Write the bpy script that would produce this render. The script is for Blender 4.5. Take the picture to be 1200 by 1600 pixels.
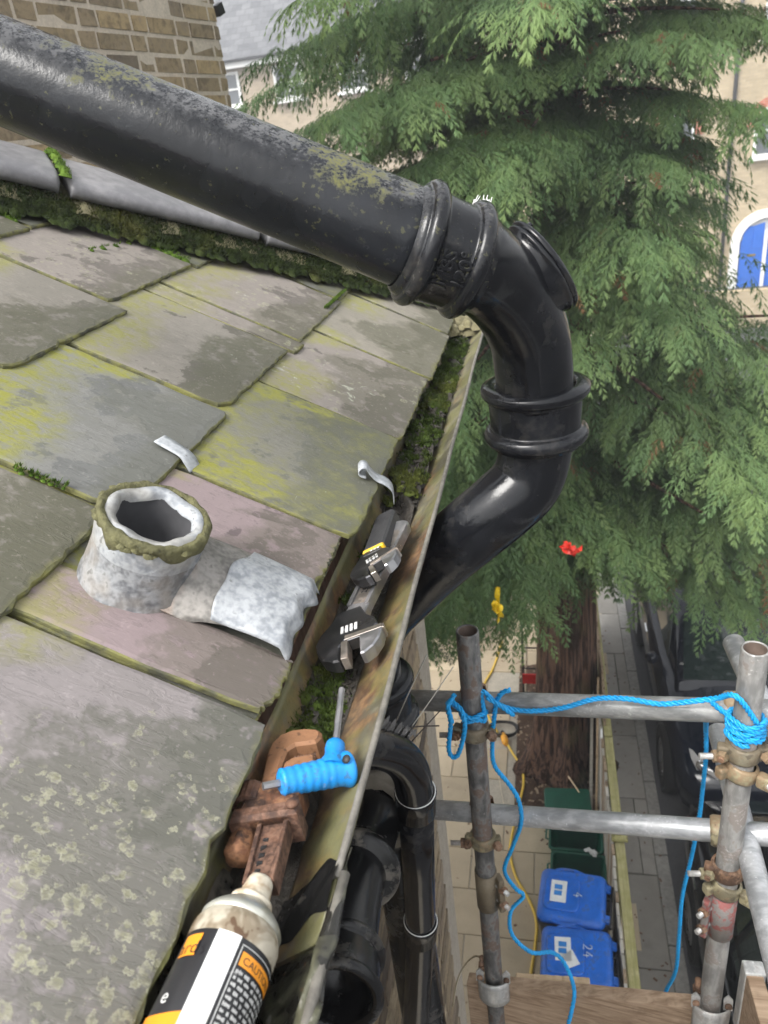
import bpy, bmesh, math, random
import numpy as np
from mathutils import Vector, Matrix

scene = bpy.context.scene
for o in list(bpy.data.objects): bpy.data.objects.remove(o)
C = bpy.context.scene.collection
R = math.radians

# ------------------------------------------------------------------ camera
F_PX = 1200.0                                     # focal length for a 1200 x 1600 frame
def _n(v): v = np.array(v, float); return v/np.linalg.norm(v)
_D = _n((300, 2400, 1200)); _Z = -_D
_G = np.array((247, -630, 1200.)); _Y = _n(_G-_D*(_G@_D)); _X = np.cross(_Y, _Z)
ROT = np.array([_X, _Y, _Z])                      # camera (right, down, forward) -> world
CAM = np.array((0., 0., 6.5))
def ray(px, py): return ROT@np.array(((px-600)/F_PX, (py-800)/F_PX, 1.))
def at(px, py, d): return Vector(CAM+ray(px, py)*d)              # a survey point at a measured distance
def atz(px, py, z): r = ray(px, py); return Vector(CAM+r*((z-CAM[2])/r[2]))
def aty(px, py, y): r = ray(px, py); return Vector(CAM+r*(y/r[1]))
def atx(px, py, x): r = ray(px, py); return Vector(CAM+r*(x/r[0]))

cd = bpy.data.cameras.new('camera'); cam = bpy.data.objects.new('camera', cd); C.objects.link(cam)
cd.sensor_fit = 'VERTICAL'; cd.sensor_height = 36; cd.lens = 27.0
cd.clip_start = 0.02; cd.clip_end = 500
_r, _u, _b = ROT[:, 0], -ROT[:, 1], -ROT[:, 2]
cam.matrix_world = Matrix(((_r[0], _u[0], _b[0], CAM[0]), (_r[1], _u[1], _b[1], CAM[1]), (_r[2], _u[2], _b[2], CAM[2]), (0, 0, 0, 1)))
cd.dof.use_dof = True; cd.dof.focus_distance = 1.05; cd.dof.aperture_fstop = 10.0
scene.camera = cam

# ------------------------------------------------------------------ light: bright overcast
SUN_EL, SUN_AZ = R(52), R(-142)                    # azimuth from +Y towards +X
w = bpy.data.worlds.new('World'); scene.world = w; w.use_nodes = True
wn = w.node_tree.nodes; wl = w.node_tree.links
for n in list(wn): wn.remove(n)
sky = wn.new('ShaderNodeTexSky'); sky.sky_type = 'NISHITA'; sky.sun_disc = False
sky.sun_elevation = SUN_EL; sky.sun_rotation = SUN_AZ
sky.air_density = 1.5; sky.dust_density = 4.0; sky.ozone_density = 1.0
hs = wn.new('ShaderNodeHueSaturation'); hs.inputs['Saturation'].default_value = 0.13
bg = wn.new('ShaderNodeBackground'); bg.inputs['Strength'].default_value = 0.15
wo = wn.new('ShaderNodeOutputWorld')
wl.new(sky.outputs[0], hs.inputs['Color']); wl.new(hs.outputs[0], bg.inputs['Color']); wl.new(bg.outputs[0], wo.inputs['Surface'])
sd = bpy.data.lights.new('sun', 'SUN'); sd.energy = 1.15; sd.angle = R(24); sd.color = (1.0, 0.97, 0.92)
sun = bpy.data.objects.new('sun', sd); C.objects.link(sun); sun.location = (0, 0, 30)
_sv = Vector((math.cos(SUN_EL)*math.sin(SUN_AZ), math.cos(SUN_EL)*math.cos(SUN_AZ), math.sin(SUN_EL)))
sun.rotation_euler = _sv.to_track_quat('Z', 'Y').to_euler()
vs = scene.view_settings; vs.view_transform = 'Standard'; vs.look = 'None'; vs.gamma = 1.0; vs.exposure = 1.32
vs.use_curve_mapping = False
cy = scene.cycles; cy.max_bounces = 5; cy.diffuse_bounces = 3; cy.glossy_bounces = 2; cy.transmission_bounces = 2; cy.transparent_max_bounces = 4; cy.caustics_reflective = False; cy.caustics_refractive = False; cy.use_adaptive_sampling = True; cy.adaptive_threshold = 0.022; cy.denoising_prefilter = 'ACCURATE'

# ------------------------------------------------------------------ node helpers
class NB:
    def __init__(s, name):
        s.m = bpy.data.materials.new(name); s.m.use_nodes = True
        s.t = s.m.node_tree; s.n = s.t.nodes
        for q in list(s.n): s.n.remove(q)
        s.out = s.n.new('ShaderNodeOutputMaterial')
        s.geo = None; s._pos = None
    def new(s, typ, **kw):
        q = s.n.new(typ)
        for k, v in kw.items(): setattr(q, k, v)
        return q
    def set(s, sock, v):
        if v is None: return
        if hasattr(v, 'is_linked') or isinstance(v, bpy.types.NodeSocket): s.t.links.new(v, sock)
        else:
            if isinstance(v, (tuple, list)) and len(v) == 3 and sock.type == 'RGBA': v = (*v, 1)
            sock.default_value = v
    def pos(s, scale=(1, 1, 1), obj=False, offset=(0, 0, 0), rnd=False):
        if obj: p = s.new('ShaderNodeTexCoord').outputs['Object']
        else: p = s.new('ShaderNodeNewGeometry').outputs['Position']
        if rnd:
            oi = s.new('ShaderNodeObjectInfo').outputs['Random']
            a = s.new('ShaderNodeVectorMath', operation='MULTIPLY_ADD')
            cx = s.new('ShaderNodeCombineXYZ'); s.set(cx.inputs[0], oi); s.set(cx.inputs[1], oi); s.set(cx.inputs[2], oi)
            s.set(a.inputs[0], cx.outputs[0]); a.inputs[1].default_value = (37, 53, 71); s.set(a.inputs[2], p); p = a.outputs[0]
        mp = s.new('ShaderNodeMapping'); s.set(mp.inputs['Vector'], p)
        mp.inputs['Scale'].default_value = scale; mp.inputs['Location'].default_value = offset
        return mp.outputs[0]
    def noise(s, vec, scale=5, detail=4, rough=.55, dist=0, out='Fac'):
        q = s.new('ShaderNodeTexNoise'); s.set(q.inputs['Vector'], vec)
        q.inputs['Scale'].default_value = scale; q.inputs['Detail'].default_value = min(detail, 3)
        q.inputs['Roughness'].default_value = rough; q.inputs['Distortion'].default_value = dist
        return q.outputs[out]
    def vor(s, vec, scale=5, feature='F1', out='Distance', rand=1.0):
        q = s.new('ShaderNodeTexVoronoi', feature=feature); s.set(q.inputs['Vector'], vec)
        q.inputs['Scale'].default_value = scale; q.inputs['Randomness'].default_value = rand
        return q.outputs[out]
    def ramp(s, fac, *stops, interp='LINEAR'):
        q = s.new('ShaderNodeValToRGB'); s.set(q.inputs[0], fac); e = q.color_ramp.elements; q.color_ramp.interpolation = interp
        while len(e) < len(stops): e.new(0.5)
        for el, (p, c) in zip(e, stops):
            el.position = p; el.color = (c, c, c, 1) if not isinstance(c, (tuple, list)) else (*c, 1)
        return q.outputs[0]
    def step(s, fac, a, b): # smooth 0..1 between a and b
        q = s.new('ShaderNodeMapRange', interpolation_type='SMOOTHSTEP'); s.set(q.inputs[0], fac)
        q.inputs[1].default_value = a; q.inputs[2].default_value = b; return q.outputs[0]
    def mix(s, fac, a, b, mode='MIX'):
        q = s.new('ShaderNodeMix', data_type='RGBA', blend_type=mode)
        s.set(q.inputs[0], fac); s.set(q.inputs[6], a); s.set(q.inputs[7], b); return q.outputs[2]
    def math(s, op, a, b=None, c=None):
        q = s.new('ShaderNodeMath', operation=op); s.set(q.inputs[0], a); s.set(q.inputs[1], b)
        if c is not None: s.set(q.inputs[2], c)
        return q.outputs[0]
    def mul(s, a, b): return s.math('MULTIPLY', a, b)
    def attr(s, name, out='Color'):
        q = s.new('ShaderNodeAttribute'); q.attribute_name = name; return q.outputs[out]
    def sep(s, v):
        q = s.new('ShaderNodeSeparateXYZ'); s.set(q.inputs[0], v); return q.outputs
    def rnd(s): return s.new('ShaderNodeObjectInfo').outputs['Random']
    def bump(s, h, strength=.5, dist=.01, normal=None):
        q = s.new('ShaderNodeBump'); q.inputs['Strength'].default_value = strength; q.inputs['Distance'].default_value = dist
        s.set(q.inputs['Height'], h)
        if normal is not None: s.set(q.inputs['Normal'], normal)
        return q.outputs[0]
    def pbr(s, col, rough=.6, metal=0, spec=.5, normal=None, coat=0, coat_rough=.1, trans=None, alpha=None, emit=None):
        q = s.new('ShaderNodeBsdfPrincipled'); i = q.inputs
        s.set(i['Base Color'], col); s.set(i['Roughness'], rough); s.set(i['Metallic'], metal); s.set(i['Specular IOR Level'], spec)
        if normal is not None: s.set(i['Normal'], normal)
        if coat: i['Coat Weight'].default_value = coat; i['Coat Roughness'].default_value = coat_rough
        if trans is not None: i['Transmission Weight'].default_value = trans
        s.t.links.new(q.outputs[0], s.out.inputs[0]); s.bsdf = q
        return s.m

MATS = {}
def M(name):
    return MATS[name]
def simple(name, col, rough=.6, metal=0, var=.25, scale=30, bump=.15, bdist=.002, spec=.5, coat=0, rnd=False):
    b = NB(name); p = b.pos(rnd=rnd)
    n = b.noise(p, scale, 5, .6); n2 = b.noise(p, scale*.17, 3, .5)
    k = b.math('ADD', b.mul(n, .6), b.mul(n2, .4))
    lo = tuple(max(0, x*(1-var)) for x in col); hi = tuple(min(1, x*(1+var)) for x in col)
    c = b.ramp(k, (.3, lo), (.7, hi))
    rr = b.ramp(n2, (.3, max(.02, rough-.08)), (.7, min(1, rough+.08)))
    MATS[name] = b.pbr(c, rr, metal, spec, b.bump(n, bump, bdist) if bump else None, coat=coat)
    return MATS[name]

# ------------------------------------------------------------------ mesh helpers
def frame(t, up=Vector((0, 0, 1))):
    t = Vector(t).normalized(); u = Vector(up)
    if abs(t.dot(u.normalized())) > .97: u = Vector((1, 0, 0))
    a = u.cross(t).normalized(); b = t.cross(a).normalized()
    return a, b
class MB:
    def __init__(s): s.v = []; s.f = []; s.mi = []; s.sm = []
    def add(s, vs, fs, mi=0, smooth=False, T=None):
        o = len(s.v)
        for v in vs: s.v.append(tuple(T@Vector(v)) if T is not None else tuple(v))
        for f in fs: s.f.append(tuple(i+o for i in f)); s.mi.append(mi); s.sm.append(smooth)
        return o
    def box(s, c, size, T=None, mi=0, rot=None, taper=1.0):
        c = Vector(c); x, y, z = (q/2 for q in size); vs = []
        for sz, k in ((-1, 1), (1, taper)):
            for sx, sy in ((-1, -1), (1, -1), (1, 1), (-1, 1)): vs.append(Vector((sx*x*k, sy*y*k, sz*z)))
        if rot is not None: vs = [rot@v for v in vs]
        vs = [v+c for v in vs]
        s.add(vs, [(3, 2, 1, 0), (4, 5, 6, 7), (0, 1, 5, 4), (1, 2, 6, 5), (2, 3, 7, 6), (3, 0, 4, 7)], mi, False, T)
        return s
    def bar(s, a, b, wdt, hgt, up=(0, 0, 1), mi=0):
        a, b = Vector(a), Vector(b); x, y = frame(b-a, up)
        vs = [p+x*sx*wdt/2+y*sy*hgt/2 for p in (a, b) for sx, sy in ((-1, -1), (1, -1), (1, 1), (-1, 1))]
        s.add(vs, [(3, 2, 1, 0), (4, 5, 6, 7), (0, 1, 5, 4), (1, 2, 6, 5), (2, 3, 7, 6), (3, 0, 4, 7)], mi); return s
    def tube(s, pts, rad, seg=16, caps=True, mi=0, smooth=True, jit=None, closed=False):
        pts = [Vector(p) for p in pts]; n = len(pts)
        if not hasattr(rad, '__len__'): rad = [rad]*n
        tg = []
        for i in range(n):
            a = pts[max(i-1, 0)] if not closed else pts[i-1]; b = pts[min(i+1, n-1)] if not closed else pts[(i+1) % n]
            tg.append((b-a).normalized())
        x, y = frame(tg[0]); vs = []; fs = []
        for i in range(n):
            x = (x-tg[i]*x.dot(tg[i])).normalized(); y = tg[i].cross(x)
            for k in range(seg):
                an = 2*math.pi*k/seg; r = rad[i]
                if jit: r *= jit(i, an)
                vs.append(pts[i]+x*math.cos(an)*r+y*math.sin(an)*r)
        m = n if closed else n-1
        for i in range(m):
            for k in range(seg):
                k2 = (k+1) % seg; j = (i+1) % n
                fs.append((i*seg+k, i*seg+k2, j*seg+k2, j*seg+k))
        o = s.add(vs, fs, mi, smooth)
        if caps and not closed:
            s.f.append(tuple(o+k for k in reversed(range(seg)))); s.mi.append(mi); s.sm.append(False)
            s.f.append(tuple(o+(n-1)*seg+k for k in range(seg))); s.mi.append(mi); s.sm.append(False)
        return s
    def lathe(s, prof, o, axis, seg=32, mi=0, smooth=True, up=(0, 0, 1), jit=None, cap0=False, cap1=False):
        o = Vector(o); ax = Vector(axis).normalized(); x, y = frame(ax, up); vs = []; fs = []; n = len(prof)
        for i, (h, r) in enumerate(prof):
            for k in range(seg):
                an = 2*math.pi*k/seg; hh, rr = h, r
                if jit: hh, rr = jit(i, an, h, r)
                vs.append(o+ax*hh+x*math.cos(an)*rr+y*math.sin(an)*rr)
        for i in range(n-1):
            for k in range(seg):
                k2 = (k+1) % seg; fs.append((i*seg+k, i*seg+k2, (i+1)*seg+k2, (i+1)*seg+k))
        b = s.add(vs, fs, mi, smooth)
        if cap0: s.f.append(tuple(b+k for k in reversed(range(seg)))); s.mi.append(mi); s.sm.append(False)
        if cap1: s.f.append(tuple(b+(n-1)*seg+k for k in range(seg))); s.mi.append(mi); s.sm.append(False)
        return s
    def prism(s, poly, h0, h1, T=None, mi=0, bev=0):   # poly in xy, extruded in z; bev chamfers the top edge
        n = len(poly)
        if sum(poly[i-1][0]*poly[i][1]-poly[i][0]*poly[i-1][1] for i in range(n)) < 0: poly = list(reversed(poly))
        vs = [(x, y, h0) for x, y in poly]
        fs = [tuple(reversed(range(n)))]
        if bev:
            P = [Vector((x, y)) for x, y in poly]; ins = []
            for i in range(n):
                a, b, c = P[i-1], P[i], P[(i+1) % n]
                d1 = (b-a); d2 = (c-b)
                n1 = Vector((-d1.y, d1.x)).normalized() if d1.length > 1e-9 else Vector((0, 0)); n2 = Vector((-d2.y, d2.x)).normalized() if d2.length > 1e-9 else n1
                m = (n1+n2)
                if m.length < 1e-6: m = n1
                m.normalize(); ins.append(b+m*bev)
            vs += [(x, y, h1-bev) for x, y in poly]+[(q.x, q.y, h1) for q in ins]
            for i in range(n):
                j = (i+1) % n
                fs.append((i, j, n+j, n+i)); fs.append((n+i, n+j, 2*n+j, 2*n+i))
            fs.append(tuple(range(2*n, 3*n)))
        else:
            vs += [(x, y, h1) for x, y in poly]
            for i in range(n): j = (i+1) % n; fs.append((i, j, n+j, n+i))
            fs.append(tuple(range(n, 2*n)))
        s.add(vs, fs, mi, False, T); return s
    def grid(s, fn, nu, nv, mi=0, smooth=True, flip=False):
        vs = [fn(i/nu, j/nv) for i in range(nu+1) for j in range(nv+1)]; fs = []
        for i in range(nu):
            for j in range(nv):
                a = i*(nv+1)+j; q = (a, a+nv+1, a+nv+2, a+1); fs.append(tuple(reversed(q)) if flip else q)
        s.add(vs, fs, mi, smooth); return s
    def build(s, name, mats, parent=None, bevel=0, loc=None, fixn=True, subsurf=0, solid=0):
        org = Vector((0, 0, 0))
        if parent is not None: org = Vector(parent.get('_o', (0, 0, 0)))
        if loc is not None: org = Vector(loc)
        me = bpy.data.meshes.new(name)
        me.from_pydata([(v[0]-org.x, v[1]-org.y, v[2]-org.z) for v in s.v], [], s.f)
        if not isinstance(mats, (list, tuple)): mats = [mats]
        for m in mats: me.materials.append(M(m) if isinstance(m, str) else m)
        me.polygons.foreach_set('material_index', s.mi); me.polygons.foreach_set('use_smooth', s.sm)
        if fixn:
            bm = bmesh.new(); bm.from_mesh(me); bmesh.ops.recalc_face_normals(bm, faces=bm.faces); bm.to_mesh(me); bm.free()
        me.update()
        o = bpy.data.objects.new(name, me); C.objects.link(o)
        if parent is not None:
            o.parent = parent; o['_o'] = tuple(org)
            if loc is not None: o.location = org-Vector(parent.get('_o', (0, 0, 0)))
        else: o.location = org; o['_o'] = tuple(org)
        if solid:
            q = o.modifiers.new('thickness', 'SOLIDIFY'); q.thickness = solid; q.offset = 0
        if bevel:
            q = o.modifiers.new('bevel', 'BEVEL'); q.width = bevel; q.segments = 2; q.limit_method = 'ANGLE'; q.angle_limit = R(40); q.harden_normals = False
        if subsurf:
            q = o.modifiers.new('smooth', 'SUBSURF'); q.levels = subsurf; q.render_levels = subsurf
        return o
def tag(o, label, cat, group=None, kind=None):
    if label: o['label'] = label
    if cat: o['category'] = cat
    if group: o['group'] = group
    if kind: o['kind'] = kind
    return o
def thing(name, label, cat, loc, group=None):
    o = bpy.data.objects.new(name, None); C.objects.link(o); o.location = Vector(loc); o['_o'] = tuple(Vector(loc))
    o.empty_display_size = .1
    return tag(o, label, cat, group)
def struct(o): o['kind'] = 'structure'; return o
def link_copy(src, parent, loc, rot=None, name=None):
    c = src.copy(); C.objects.link(c); c.parent = parent; c.location = loc
    if rot is not None: c.rotation_euler = rot
    return c
def spline(pts, n=8, closed=False):     # Catmull-Rom
    P = [Vector(p) for p in pts]; out = []
    N = len(P)
    for i in range(N if closed else N-1):
        p0 = P[i-1] if (i > 0 or closed) else P[0]*2-P[1]; p1 = P[i]; p2 = P[(i+1) % N]; p3 = P[(i+2) % N] if (i+2 < N or closed) else P[-1]*2-P[-2]
        for k in range(n):
            t = k/n
            out.append(.5*((2*p1)+(-p0+p2)*t+(2*p0-5*p1+4*p2-p3)*t*t+(-p0+3*p1-3*p2+p3)*t*t*t))
    if not closed: out.append(P[-1])
    return out
def text_polys(txt, size=1.0, extrude=0.0, bevel=0.0):
    cu = bpy.data.curves.new('lettering', 'FONT'); cu.body = txt; cu.size = size; cu.extrude = extrude; cu.bevel_depth = bevel; cu.resolution_u = 3
    ob = bpy.data.objects.new('lettering_tmp', cu); C.objects.link(ob)
    me = bpy.data.meshes.new_from_object(ob.evaluated_get(bpy.context.evaluated_depsgraph_get()))
    vs = [v.co.copy() for v in me.vertices]; fs = [tuple(p.vertices) for p in me.polygons]
    bpy.data.objects.remove(ob); bpy.data.curves.remove(cu); bpy.data.meshes.remove(me)
    return vs, fs
def frame_matrix(o, x, y, z):
    return Matrix(((x[0], y[0], z[0], o[0]), (x[1], y[1], z[1], o[1]), (x[2], y[2], z[2], o[2]), (0, 0, 0, 1)))
def axes(x, n):
    x = Vector(x).normalized(); n = Vector(n); n = (n-x*n.dot(x)).normalized(); return x, n.cross(x), n
# ------------------------------------------------------------------ materials
def slate_mat(name, base, pale, pale_amt, olive, algae, rosettes, seed, crust=.3, tailband=.5, zone=0.):
    b = NB(name); p = b.pos(offset=(seed*3.1, seed*1.7, seed*.9)); sl = b.sep(b.attr('sl')); r, g, e = sl[0], sl[1], sl[2]
    grain = b.noise(b.pos((4, 13, 4), offset=(seed, 0, 0)), 7, 5, .7, 1.2)            # riven grain along the slope
    n1 = b.noise(p, 7, 6, .6, .4); n2 = b.noise(p, 38, 5, .65); n3 = b.noise(p, 190, 4, .6); nb = b.noise(p, 3.2, 3, .5)
    c = b.mix(b.step(n1, .3, .7), tuple(x*.82 for x in base), tuple(x*1.15 for x in base))
    c = b.mix(b.mul(b.step(grain, .42, .72), .45), c, tuple(x*.7 for x in base))
    # pale dry bloom, broken into islands with speckled borders
    pm = b.math('ADD', b.mul(n1, .75), b.mul(n2, .35)); pm = b.math('ADD', pm, b.mul(b.step(r, .1, .55), .20))
    pm = b.step(pm, .81-.34*pale_amt, .845-.34*pale_amt)
    c = b.mix(b.mul(pm, .78), c, b.mix(n2, pale, tuple(x*.8 for x in pale)))
    # damp olive band at the tail
    tb = b.mul(b.step(b.math('ADD', b.math('ADD', b.mul(r, -1), b.mul(nb, 1.1)), b.mul(n2, .35)), .40, .50), tailband)
    c = b.mix(tb, c, b.mix(b.step(n2, .55, .7), olive, tuple(x*.7 for x in pale)))
    # yellow-green algae below the slate above and along the edges
    am = b.math('ADD', b.mul(b.step(r, .25, .90), 1.0), b.mul(nb, .9)); am = b.math('ADD', am, b.mul(n2, .35))
    am = b.mul(b.mul(b.step(am, 1.50-.7*algae, 2.0-.7*algae), b.step(b.math('ADD', b.mul(grain, .6), b.mul(n2, .6)), .40, .75)), min(1, .45+algae*.6))
    c = b.mix(am, c, b.mix(n3, (.16, .17, .022), (.31, .30, .055)))
    em = b.mul(b.step(b.math('ADD', e, b.math('ADD', b.mul(n2, .6), b.mul(nb, .9))), 1.42, 1.70), .6)
    c = b.mix(em, c, b.mix(n1, (.105, .11, .03), (.20, .19, .055)))
    # lichen rosettes: rings with darker middles, in colonies
    wob = b.new('ShaderNodeVectorMath', operation='ADD'); b.set(wob.inputs[0], p)
    nv = b.new('ShaderNodeVectorMath', operation='SCALE'); b.set(nv.inputs[0], b.noise(p, 110, 3, .7, out='Color')); nv.inputs['Scale'].default_value = .016
    b.set(wob.inputs[1], nv.outputs[0])
    hr = None; hb = None
    for sc, off in ((52, 0), (95, 5)):
        q = b.new('ShaderNodeMapping'); b.set(q.inputs['Vector'], wob.outputs[0]); q.inputs['Location'].default_value = (off, off, off)
        d = b.vor(q.outputs[0], sc); rc = b.sep(b.vor(q.outputs[0], sc, out='Color'))
        col = b.noise(p, 4.5 if sc < 60 else 6, 2, .6)
        if zone: col = b.math('ADD', col, b.mul(b.math('SUBTRACT', .52, g), zone))
        keep = b.step(b.math('ADD', b.mul(rc[0], .35), b.mul(col, 1.5)), 1.42-.62*rosettes, 1.50-.62*rosettes)
        lim = b.math('ADD', b.mul(rc[1], .38), .14)
        dd = b.math('DIVIDE', d, lim)
        body = b.mul(b.step(dd, 1.0, .86), keep); ring = b.mul(b.mul(b.step(dd, .5, .8), body), b.step(n3, .3, .55))
        c = b.mix(b.mul(b.mul(body, b.step(n3, .35, .6)), .6), c, b.mix(n2, (.17, .17, .085), (.31, .30, .20))); c = b.mix(b.mul(ring, .38), c, (.38, .37, .29))
        hb = body if hb is None else b.math('MAXIMUM', hb, body)
    # white crustose spots
    cr = b.mul(b.step(b.math('ADD', b.noise(p, 26, 4, .7, 1.0), b.mul(nb, .5)), 1.06-.12*crust, 1.10-.12*crust), 1)
    c = b.mix(b.mul(cr, .8), c, (.36, .37, .30))
    yl = b.step(b.noise(p, 13, 5, .7, .5), .785, .80); c = b.mix(yl, c, (.42, .26, .02))
    c = b.mix(b.mul(b.step(b.math('ADD', b.mul(n3, .7), b.mul(n2, .3)), .56, .70), .38), c, (.07, .065, .055)); c = b.mix(b.mul(b.step(b.math('ADD', b.mul(n3, .6), b.mul(n2, .4)), .42, .34), .35), c, tuple(min(1, x*1.25) for x in pale))
    ter = b.math('ADD', b.step(b.math('ADD', b.mul(grain, .5), b.mul(n1, .5)), .50, .515), b.step(b.math('ADD', b.mul(grain, .3), b.mul(n1, .7)), .58, .595)); h = b.math('ADD', b.mul(grain, .45), b.mul(n2, .3)); h = b.math('ADD', h, b.mul(ter, .22)); c = b.mix(b.mul(ter, .10), c, (.06, .06, .045)); h = b.math('ADD', h, b.mul(n3, .08)); h = b.math('ADD', h, b.mul(hb, .18)); h = b.math('ADD', h, b.mul(cr, .3))
    ro = b.ramp(tb, (0, .72), (1, .5))
    MATS[name] = b.pbr(c, ro, 0, .45, b.bump(h, .30, .004))
slate_mat('slate_bottom', (.128, .120, .114), (.262, .234, .232), .88, (.092, .092, .072), .42, .90, 1, .2, .70, .55)
slate_mat('slate_pink', (.155, .122, .124), (.290, .228, .230), .78, (.100, .094, .066), .28, .12, 2, .35, .50)
slate_mat('slate_grey', (.118, .118, .100), (.186, .180, .152), .44, (.086, .088, .060), 1.30, .14, 3, .4, .42)
slate_mat('slate_blue', (.140, .142, .136), (.214, .212, .198), .50, (.098, .100, .074), 1.15, .18, 4, .5, .38)
slate_mat('slate_brown', (.122, .113, .092), (.256, .234, .204), .64, (.086, .084, .056), .54, .22, 5, .5, .80)
slate_mat('slate_buff', (.136, .126, .100), (.274, .250, .208), .66, (.092, .089, .058), .54, .25, 6, .55, .65)
slate_mat('slate_ring', (.134, .119, .104), (.268, .238, .212), .66, (.092, .088, .058), .48, .55, 7, .6, .55)
SLATE_KINDS = ['slate_brown', 'slate_buff', 'slate_grey', 'slate_ring', 'slate_blue']

def black_iron(name, algae=.0, dusty_sheen=0., rough=.22, base=(.011, .012, .014), dirt=0., seed=0., spec=.34):
    b = NB(name); p = b.pos(offset=(seed, seed*2, seed*3)); n1 = b.noise(p, 9, 5, .6, .3); n2 = b.noise(p, 55, 5, .65); n3 = b.noise(p, 260, 4, .6); nb = b.noise(p, 3.5, 3, .5)
    nz = b.sep(b.new('ShaderNodeNewGeometry').outputs['Normal'])[2]
    c = b.mix(b.step(n1, .35, .7), base, tuple(x*1.9+.003 for x in base))
    ro = b.ramp(b.math('ADD', b.mul(n2, .5), b.mul(n1, .5)), (.3, rough*.7), (.75, rough*1.7))
    spk = b.step(b.noise(p, 330, 2, .5), .74, .80); c = b.mix(b.mul(spk, .4), c, (.22, .21, .19))
    if dusty_sheen:  # grey sky sheen painted onto upward faces, mixed with grainy dust
        up = b.step(b.math('ADD', nz, b.mul(n2, .5)), .75, 1.30)
        bl = b.mul(b.mul(up, b.step(b.math('ADD', b.mul(n3, .6), b.mul(n2, .5)), .42, .66)), dusty_sheen)
        c = b.mix(bl, c, (.25, .25, .255)); ro = b.math('ADD', ro, b.mul(bl, .3))
    if algae:
        am = b.math('ADD', b.mul(n1, .8), b.mul(n2, .55)); am = b.math('ADD', am, b.mul(b.step(nz, -.5, .9), .22)); am = b.math('ADD', am, b.mul(nb, .35))
        am = b.step(am, 1.12-.25*algae, 1.26-.25*algae)
        am = b.mul(am, b.step(b.math('ADD', b.mul(n3, .6), b.mul(n2, .4)), .44, .58))
        c = b.mix(b.mul(am, .85), c, b.mix(n3, (.060, .065, .018), (.155, .150, .05))); ro = b.math('ADD', ro, b.mul(am, .45))
        sp = b.step(b.math('ADD', b.noise(p, 120, 3, .6), b.mul(nb, .3)), .78, .82); c = b.mix(b.mul(sp, .35), c, (.12, .118, .05))
    if dirt:
        dm = b.mul(b.step(b.math('ADD', n1, b.mul(n2, .5)), .80-.18*dirt, .92-.18*dirt), min(1, dirt*1.5)); c = b.mix(dm, c, b.mix(n2, (.16, .14, .11), (.33, .30, .25))); ro = b.math('ADD', ro, b.mul(dm, .5))
    h = b.math('ADD', b.mul(n2, .5), b.mul(n3, .12)); h = b.math('ADD', h, b.mul(n1, .5))
    br_ = b.noise(b.pos((1, 1, .2), offset=(seed, 1, 2)), 140, 2, .6); h = b.math('ADD', h, b.mul(br_, .12)); MATS[name] = b.pbr(c, ro, 0, spec, b.bump(h, .36 if not dusty_sheen else .55, .0022))
black_iron('iron_weathered', algae=.24, dusty_sheen=.55, rough=.20, base=(.006, .007, .009), seed=1.3, spec=.30)
black_iron('iron_collar', algae=.16, dusty_sheen=.16, rough=.17, base=(.006, .0065, .008), seed=3, dirt=.06)
black_iron('iron_gloss', rough=.15, base=(.0045, .005, .0065), seed=5, dirt=.035)
black_iron('iron_crusty', rough=.4, dirt=1.3, base=(.015, .014, .013), seed=7)
black_iron('iron_rain', rough=.20, dirt=.10, base=(.006, .006, .0065), seed=9)
black_iron('pvc_black', rough=.13, base=(.004, .004, .005), dirt=.05, seed=11)
black_iron('bitumen', rough=.22, base=(.010, .010, .010), dirt=.30, seed=13)

def gutter_mat():
    b = NB('gutter_iron'); p = b.pos(); n1 = b.noise(p, 14, 6, .65, .5); n2 = b.noise(p, 60, 5, .65); nb = b.noise(b.pos((1, .8, 1)), 13, 4, .6, .3); n3 = b.noise(p, 220, 4, .6)
    z = b.sep(b.new('ShaderNodeNewGeometry').outputs['Position'])[2]
    c = b.mix(b.step(n1, .34, .66), (.085, .078, .052), (.175, .162, .115))
    lich = b.step(b.math('ADD', b.mul(n1, .6), b.mul(n2, .5)), .52, .66); c = b.mix(b.mul(lich, .5), c, b.mix(n3, (.24, .225, .13), (.16, .158, .055)))
    y = b.sep(b.new('ShaderNodeNewGeometry').outputs['Position'])[1]
    rw = b.mul(b.step(y, 1.55, .75), .16)
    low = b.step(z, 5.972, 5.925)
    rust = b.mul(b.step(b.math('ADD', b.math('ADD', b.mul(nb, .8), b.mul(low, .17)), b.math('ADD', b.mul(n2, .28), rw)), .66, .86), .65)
    c = b.mix(rust, c, b.mix(b.step(n2, .35, .7), (.10, .042, .022), (.27, .125, .055)))
    gr = b.mul(b.step(b.math('ADD', b.noise(p, 11, 4, .6), b.mul(n2, .3)), .60, .74), .8); c = b.mix(b.mul(gr, .7), c, b.mix(n3, (.17, .165, .045), (.12, .12, .05)))
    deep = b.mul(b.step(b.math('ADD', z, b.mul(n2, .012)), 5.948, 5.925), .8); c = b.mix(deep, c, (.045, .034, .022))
    h = b.math('ADD', b.mul(n2, .6), b.mul(n1, .6)); h = b.math('ADD', h, b.mul(n3, .15))
    MATS['gutter_iron'] = b.pbr(c, b.ramp(n1, (.3, .42), (.7, .75)), 0, .5, b.bump(h, .55, .003))
gutter_mat()
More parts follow.
